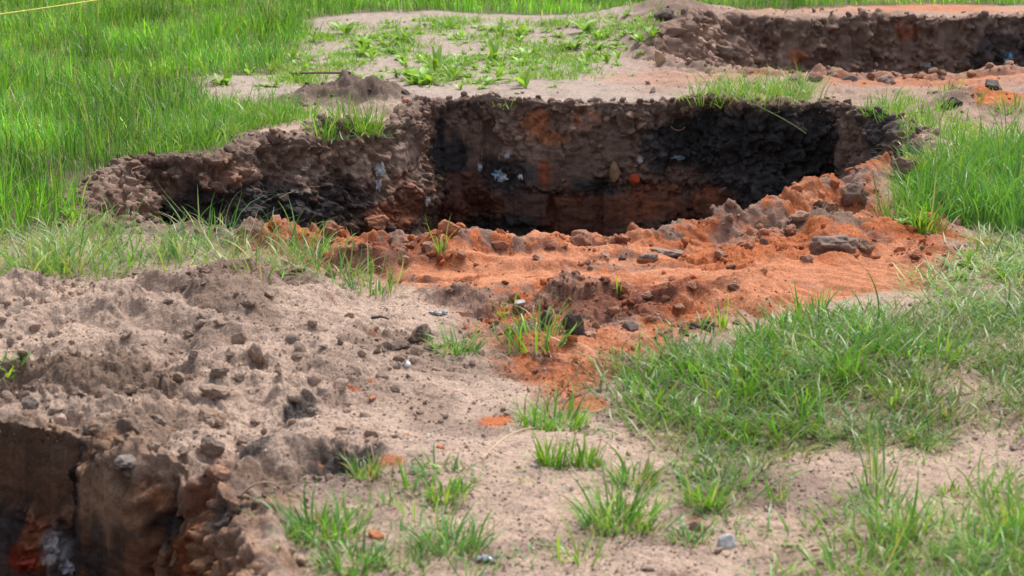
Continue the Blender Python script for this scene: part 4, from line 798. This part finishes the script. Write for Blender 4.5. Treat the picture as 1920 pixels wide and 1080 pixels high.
lawn('grass', 'fine short patchy grass among the weeds on the bare sand behind',
     ((WD_, 480, 8, .06, .006, .07, [G_VIV, G_YEL, G_MID, G_PALE, G_DRY], [3, 3, 2, 1.2, .6], 411), dict(th=(.4, 1.2), thv=.4, thr=(-.15, .4), noisewl=.6, K=4)))
ALLG = np.clip(LOWER + RFLAT + BOTR + .8 * STRIP + .4 * RIMG, 0, 1)
lawn('dry_straw', 'dry straw lying flat among the thin grass',
     ((ALLG, 900, 5, .11, .0028, .07, [G_DRY, G_DRY * .7, G_OLV], [3, 2, 1], 391), dict(th=(1.35, 1.55), thv=.1, thr=(-.6, .2))), mat=M_STRAW)

# single tufts one can point at: px, py (foot), width px, height px, blades, lean, palette weights, label
def tuft(px, py, w, h, nb, lean, wts, label, seed, bw=.0055, name='grass_tuft', cat='grass tuft'):
    q = hit(px, py); k = PPM(q); r_ = np.random.RandomState(seed); nb = int(nb * 1.4) if nb > 24 else nb; sp = w / k * .36
    a = r_.uniform(0, 6.28, nb); rr = sp * np.sqrt(r_.rand(nb)); P = np.stack([q[0] + np.cos(a) * rr, q[1] + np.sin(a) * rr * .8, np.zeros(nb)], 1); P[:, 2] = np.clip(H(P[:, 0], P[:, 1]), q[2] - .04, q[2] + .03) - .008
    L = Lawn(); L.add(P, h / k * (.2 + .85 * r_.rand(nb) ** 1.5), bw * r_.uniform(.6, 1.35, nb), a + r_.normal(0, .5, nb), np.abs(r_.normal(lean * .5, .22, nb)), np.abs(r_.normal(lean * 1.35, .45, nb)), gcols(nb, [G_MID, G_VIV, G_BLU, G_YEL, G_PALE, G_DRY], wts, r_), K=7, seed=seed)
    m_ = int(nb * .45); a2 = r_.uniform(0, 6.28, m_); r2_ = sp * 1.5 * np.sqrt(r_.rand(m_)); P2 = np.stack([q[0] + np.cos(a2) * r2_, q[1] + np.sin(a2) * r2_, np.zeros(m_)], 1); P2[:, 2] = np.clip(H(P2[:, 0], P2[:, 1]), q[2] - .05, q[2] + .03) - .003
    L.add(P2, h / k * r_.uniform(.25, .7, m_), bw * r_.uniform(.4, 1.0, m_), r_.uniform(0, 6.28, m_), np.abs(r_.normal(1.1, .25, m_)), np.abs(r_.normal(1.55, .2, m_)), gcols(m_, [G_MID, G_BLU, G_DRY, G_OLV, G_DRY * .6], [1.5, 1.5, 1.6, 1.2, 1], r_), K=5, seed=seed + 1)
    return L.done(name, label, cat, 'thing', origin=q)
WN = [3, 3, 2, 2, 1.2, .9]; WB = [2, 1, 4, .6, 2, .9]; WY = [2, 3, .5, 4, 1, .7]; WD = [1.5, 1, 1.5, 1, 2, 2.5]
for i, a in enumerate((
    (1030, 795, 190, 100, 110, .8, WN, 'wide sprawling green tuft with the dry stalk on the sand'),
    (1035, 868, 70, 74, 60, .45, WY, 'left half of the short dense bright green tuft pair'),
    (1092, 866, 80, 74, 70, .45, WY, 'right half of the short dense bright green tuft pair'),
    (855, 655, 120, 80, 60, .9, WB, 'spreading tuft right of the large angular clod'),
    (1010, 636, 170, 100, 70, .8, WN, 'tuft of upright blades on the orange spoil between dark clods'),
    (832, 930, 100, 60, 60, .7, WN, 'small low tuft on the sand left of the bare patch'),
    (840, 885, 150, 56, 60, 1.1, WB, 'flat blue green tuft lying above the small low tuft'),
    (766, 915, 30, 84, 12, .25, WY, 'few straight blades standing beside the orange soil streak'),
    (1160, 985, 170, 150, 110, .8, WN, 'large loose tuft on the gritty sand near the bottom centre'),
    (1078, 1045, 130, 130, 20, 1.0, WY, 'sparse long bent blades at the bottom centre'),
    (1195, 900, 110, 80, 60, .8, WN, 'tuft at the left tip of the lower right grass'),
    (1280, 1010, 90, 70, 45, .8, WB, 'small tuft between the loose tuft and the pinkish stone'),
    (682, 890, 64, 70, 50, .7, WD, 'dry tangled tuft in the dark gully beside the near pit'),
    (600, 1000, 210, 120, 130, .9, WB, 'leafy weedy tuft hanging over the near pit edge'),
    (650, 1060, 170, 90, 90, .9, WB, 'low tuft below the orange brick chip'),
    (845, 1020, 170, 100, 90, .9, WB, 'blue green tuft at the bottom left of the plastic scrap'),
    (1462, 930, 60, 80, 9, .6, WY, 'single bright yellow green shoot on a bare sand patch'),
    (1640, 910, 60, 180, 16, .25, WN, 'very tall straight blades rising from thin grass'),
    (1790, 920, 70, 40, 30, .8, WY, 'small yellowish tuft on the right bare patch'),
    (18, 690, 80, 40, 60, 1.1, WN, 'flat tuft on the mound at the picture edge'),
    (822, 470, 36, 90, 12, .25, WY, 'slender upright tuft alone on the red pit lip'),
    (390, 425, 120, 110, 22, .5, WB, 'long thin blades in front of the left pit end'),
    (560, 475, 130, 120, 26, .6, WB, 'loose tall blades at the left end of the orange soil'),
    (700, 545, 130, 110, 26, .5, WB, 'upright thin blades where sand mound meets orange soil'),
    (470, 500, 110, 90, 26, .8, WD, 'half dry tuft on the pale strip behind the sand mound'),
    (240, 490, 130, 90, 36, .9, WB, 'drooping tuft on the pale strip near the meadow'),
    (340, 480, 130, 100, 36, .8, WB, 'middle drooping tuft on the pale strip'),
    (80, 500, 150, 80, 40, 1.0, WB, 'flattened tuft on the far end of the pale strip'),
    (950, 578, 70, 30, 34, 1.1, WY, 'low yellow green wisp on the orange spoil above the tufts'),
    (1165, 550, 16, 60, 5, .3, WY, 'tiny green sprig on the orange furrow'),
    (675, 250, 120, 80, 130, .6, WY, 'bright green tuft on the rim at the pit corner'),
    (610, 250, 90, 60, 70, .6, WN, 'green tuft left of the bright rim tuft'),
    (1730, 430, 90, 110, 50, .6, WN, 'long blades leaning over the orange soil below tall grass'),
    (1660, 400, 60, 90, 16, .4, WB, 'thin blades growing on the flank of the orange heap'),
    (1835, 190, 30, 50, 14, .4, WY, 'small bright plant standing near the small orange patch'),
    (1890, 205, 70, 50, 40, .7, WY, 'bright tuft right of the small orange patch'),
    (945, 205, 60, 30, 24, .8, WD, 'tiny dry tuft on the far rim of the pit'),
    (1355, 610, 30, 80, 14, .3, WY, 'upright blades at the corner of pale orange hollow'),
    (1330, 940, 110, 90, 70, .8, WN, 'dense tuft at the lower tip of the thick grass'),
    (1520, 590, 110, 80, 50, .5, WN, 'upright tuft on the top edge of the dense grass'),
    (1900, 1000, 150, 150, 60, .6, WY, 'tall yellow green tuft in the bottom right corner'),
    (1680, 1010, 120, 170, 40, .5, WY, 'tall loose tuft with a yellow blade near the bottom right'))):
    tuft(*a, seed=500 + i)

# ------------------------------------------------------------------ broad-leaved weeds on the bare sand
def weed_mesh(seed, nl, ln, wd, upr):
    r_ = np.random.RandomState(seed); V, F, C = [], [], []; base = 0; K, M = 7, 3
    for k in range(nl):
        az = 6.283 * k / nl + r_.normal(0, .3); l = ln * r_.uniform(.6, 1.15); w = wd * r_.uniform(.7, 1.2); t = np.linspace(0, 1, K); th = r_.normal(upr, .2) + t ** 1.4 * r_.uniform(.4, 1.0)
        hor = np.concatenate([[0], np.cumsum(np.sin(th[1:]) * l / (K - 1))]); ver = np.concatenate([[0], np.cumsum(np.cos(th[1:]) * l / (K - 1))])
        pr = np.interp(t, [0, .2, .5, .8, 1], [.2, .5, 1, .8, .05]) * w * (1 + .25 * np.sin(t * 17 + r_.rand() * 6)); s = np.linspace(-1, 1, M)
        P = np.empty((K, M, 3)); P[..., 0] = np.cos(az) * hor[:, None] - np.sin(az) * pr[:, None] * s * .5; P[..., 1] = np.sin(az) * hor[:, None] + np.cos(az) * pr[:, None] * s * .5; P[..., 2] = ver[:, None] + np.abs(s) * pr[:, None] * .18 - .005
        c = np.array((.21, .345, .055)) * np.exp(r_.normal(0, .2)) * np.array((r_.uniform(.75, 1.2), 1, r_.uniform(.8, 1.4)))
        V.append(P.reshape(-1, 3)); F.append(grid_faces(K, M) + base); C.append(np.tile(c, (K * M, 1))); base += K * M
    return np.concatenate(V), np.concatenate(F), np.concatenate(C)
protos = []
for k in range(7): protos.append(weed_mesh(700 + k, (7, 11, 7, 14, 9, 5, 10)[k], (.10, .12, .09, .11, .15, .13, .09)[k], (.024, .030, .030, .022, .024, .034, .024)[k], (.6, .45, .95, .75, .3, .25, 1.1)[k]))
r = np.random.RandomState(77); made = {}; spots = []
def weed(px, py, sc):
    q = hit(px, py, 8)
    if in_pit(q[0:1], q[1:2])[0] or (575 < px < 750 and py > 118): return
    k = r.randint(7); low = k in (2, 6)
    lab, grp = (('low flat light green weed rosette on the pale bare sand', 'flat weed rosettes on the sand') if low else ('leafy upright light green weed on the pale bare sand', 'leafy weeds on the sand'))
    if k not in made: o = mesh_np('weed', *protos[k][:2], M_WEED, protos[k][2]); made[k] = o
    else: o = made[k].copy(); COL.objects.link(o)
    o.location = q - np.array([0, 0, .006]); o.rotation_euler = (r.normal(0, .1), r.normal(0, .1), r.uniform(0, 6.28)); s = sc * np.exp(r.normal(-.68, .4)); o.scale = (s, s, s * r.uniform(.55, 1.0))
    zone = ('near tall meadow' if px < 690 else 'amid bare patch' if px < 980 else 'towards far pit'); row = ('by far grass band' if py < 75 else 'halfway back' if py < 115 else 'behind middle pit')
    tag(o, ('low flat ' if low else 'leafy upright ') + ('small ' if s < .62 else 'big ' if s > .9 else '') + 'weed on sand ' + zone + ', ' + row, 'weed', grp + ' ' + zone + ' ' + row)
cnt = 0
while cnt < 280:
    px, py = r.uniform(400, 1240), r.uniform(36, 168); x, y = at(px, py)
    x_, y_ = np.array([x]), np.array([y]); wx, wy = regs(x_, y_)
    d = 1.0 * samp(WEEDS, wx, wy)[0] * (1 if fbm2(x_, y_, .8, 2, 95)[0] > -.12 else .1) + .5 * samp(WEEDS2, wx, wy)[0] * (1 if fbm2(x_, y_, .7, 2, 96)[0] > .05 else .08)
    if r.rand() < d: weed(px, py, 1.25); cnt += 1
for px, py in ((480, 115), (500, 108), (545, 105), (560, 100), (515, 128), (430, 150), (455, 165), (490, 160), (1030, 355 - 200), (1285, 190)): weed(px, py, 1.0)
r2 = np.random.RandomState(9); Vs, Fs, Cs, nb = [], [], [], 0
for k in range(2600):
    px, py = r2.uniform(385, 1245), r2.uniform(30, 172); x_, y_ = (np.array([v]) for v in at(px, py)); wx, wy = regs(x_, y_)
    d = samp(WEEDS, wx, wy)[0] * (.75 if fbm2(x_, y_, .7, 3, 97)[0] > -.05 else .12) + .35 * samp(WEEDS2, wx, wy)[0] * (1 if fbm2(x_, y_, .5, 3, 98)[0] > .1 else .1)
    if r2.rand() > d or samp(MEADOW, wx, wy)[0] > .3: continue
    V, F, C = protos[r2.randint(7)]; a = r2.uniform(0, 6.28); sc_ = np.exp(r2.normal(-.95, .3)); Rm = np.array([[np.cos(a), -np.sin(a), 0], [np.sin(a), np.cos(a), 0], [0, 0, .75]]) * sc_
    Vs.append(V @ Rm.T + np.array([x_[0], y_[0], H(x_, y_)[0] - .003])); Fs.append(F + nb); Cs.append(C * np.exp(r2.normal(0, .2))); nb += len(V)
tag(mesh_np('weed_seedlings', np.concatenate(Vs), np.concatenate(Fs), M_WEED, np.concatenate(Cs)), 'low weed seedlings covering the sand between the bigger weeds', 'ground cover', kind='stuff')
for k in range(26):                       # leafy weeds at the meadow's near edge and right grass foot
    px, py = (r2.uniform(90, 150), r2.uniform(390, 425)) if k < 10 else (r2.uniform(1790, 1910), r2.uniform(480, 530)) if k < 20 else (r2.uniform(1690, 1760), r2.uniform(395, 425))
    q = hit(px, py); o = made[k % 7 if k % 7 in made else list(made)[0]].copy(); COL.objects.link(o); o.location = q; o.scale = (.5,) * 3; o.rotation_euler = (0, 0, r2.uniform(0, 6.28))
    if k < 10: tag(o, 'small broad-leaved weed at the foot of the meadow by the pit end', 'weed', 'weeds at the meadow foot')
    elif k < 20: tag(o, 'small broad-leaved weed among the trampled grass on the right', 'weed', 'weeds in the trampled grass')
    else: tag(o, 'small broad-leaved weed beside the orange heap under tall grass', 'weed', 'weeds by the orange heap')
print('OBJECTS', len(bpy.data.objects), 'VERTS', sum(len(m.vertices) for m in bpy.data.meshes))
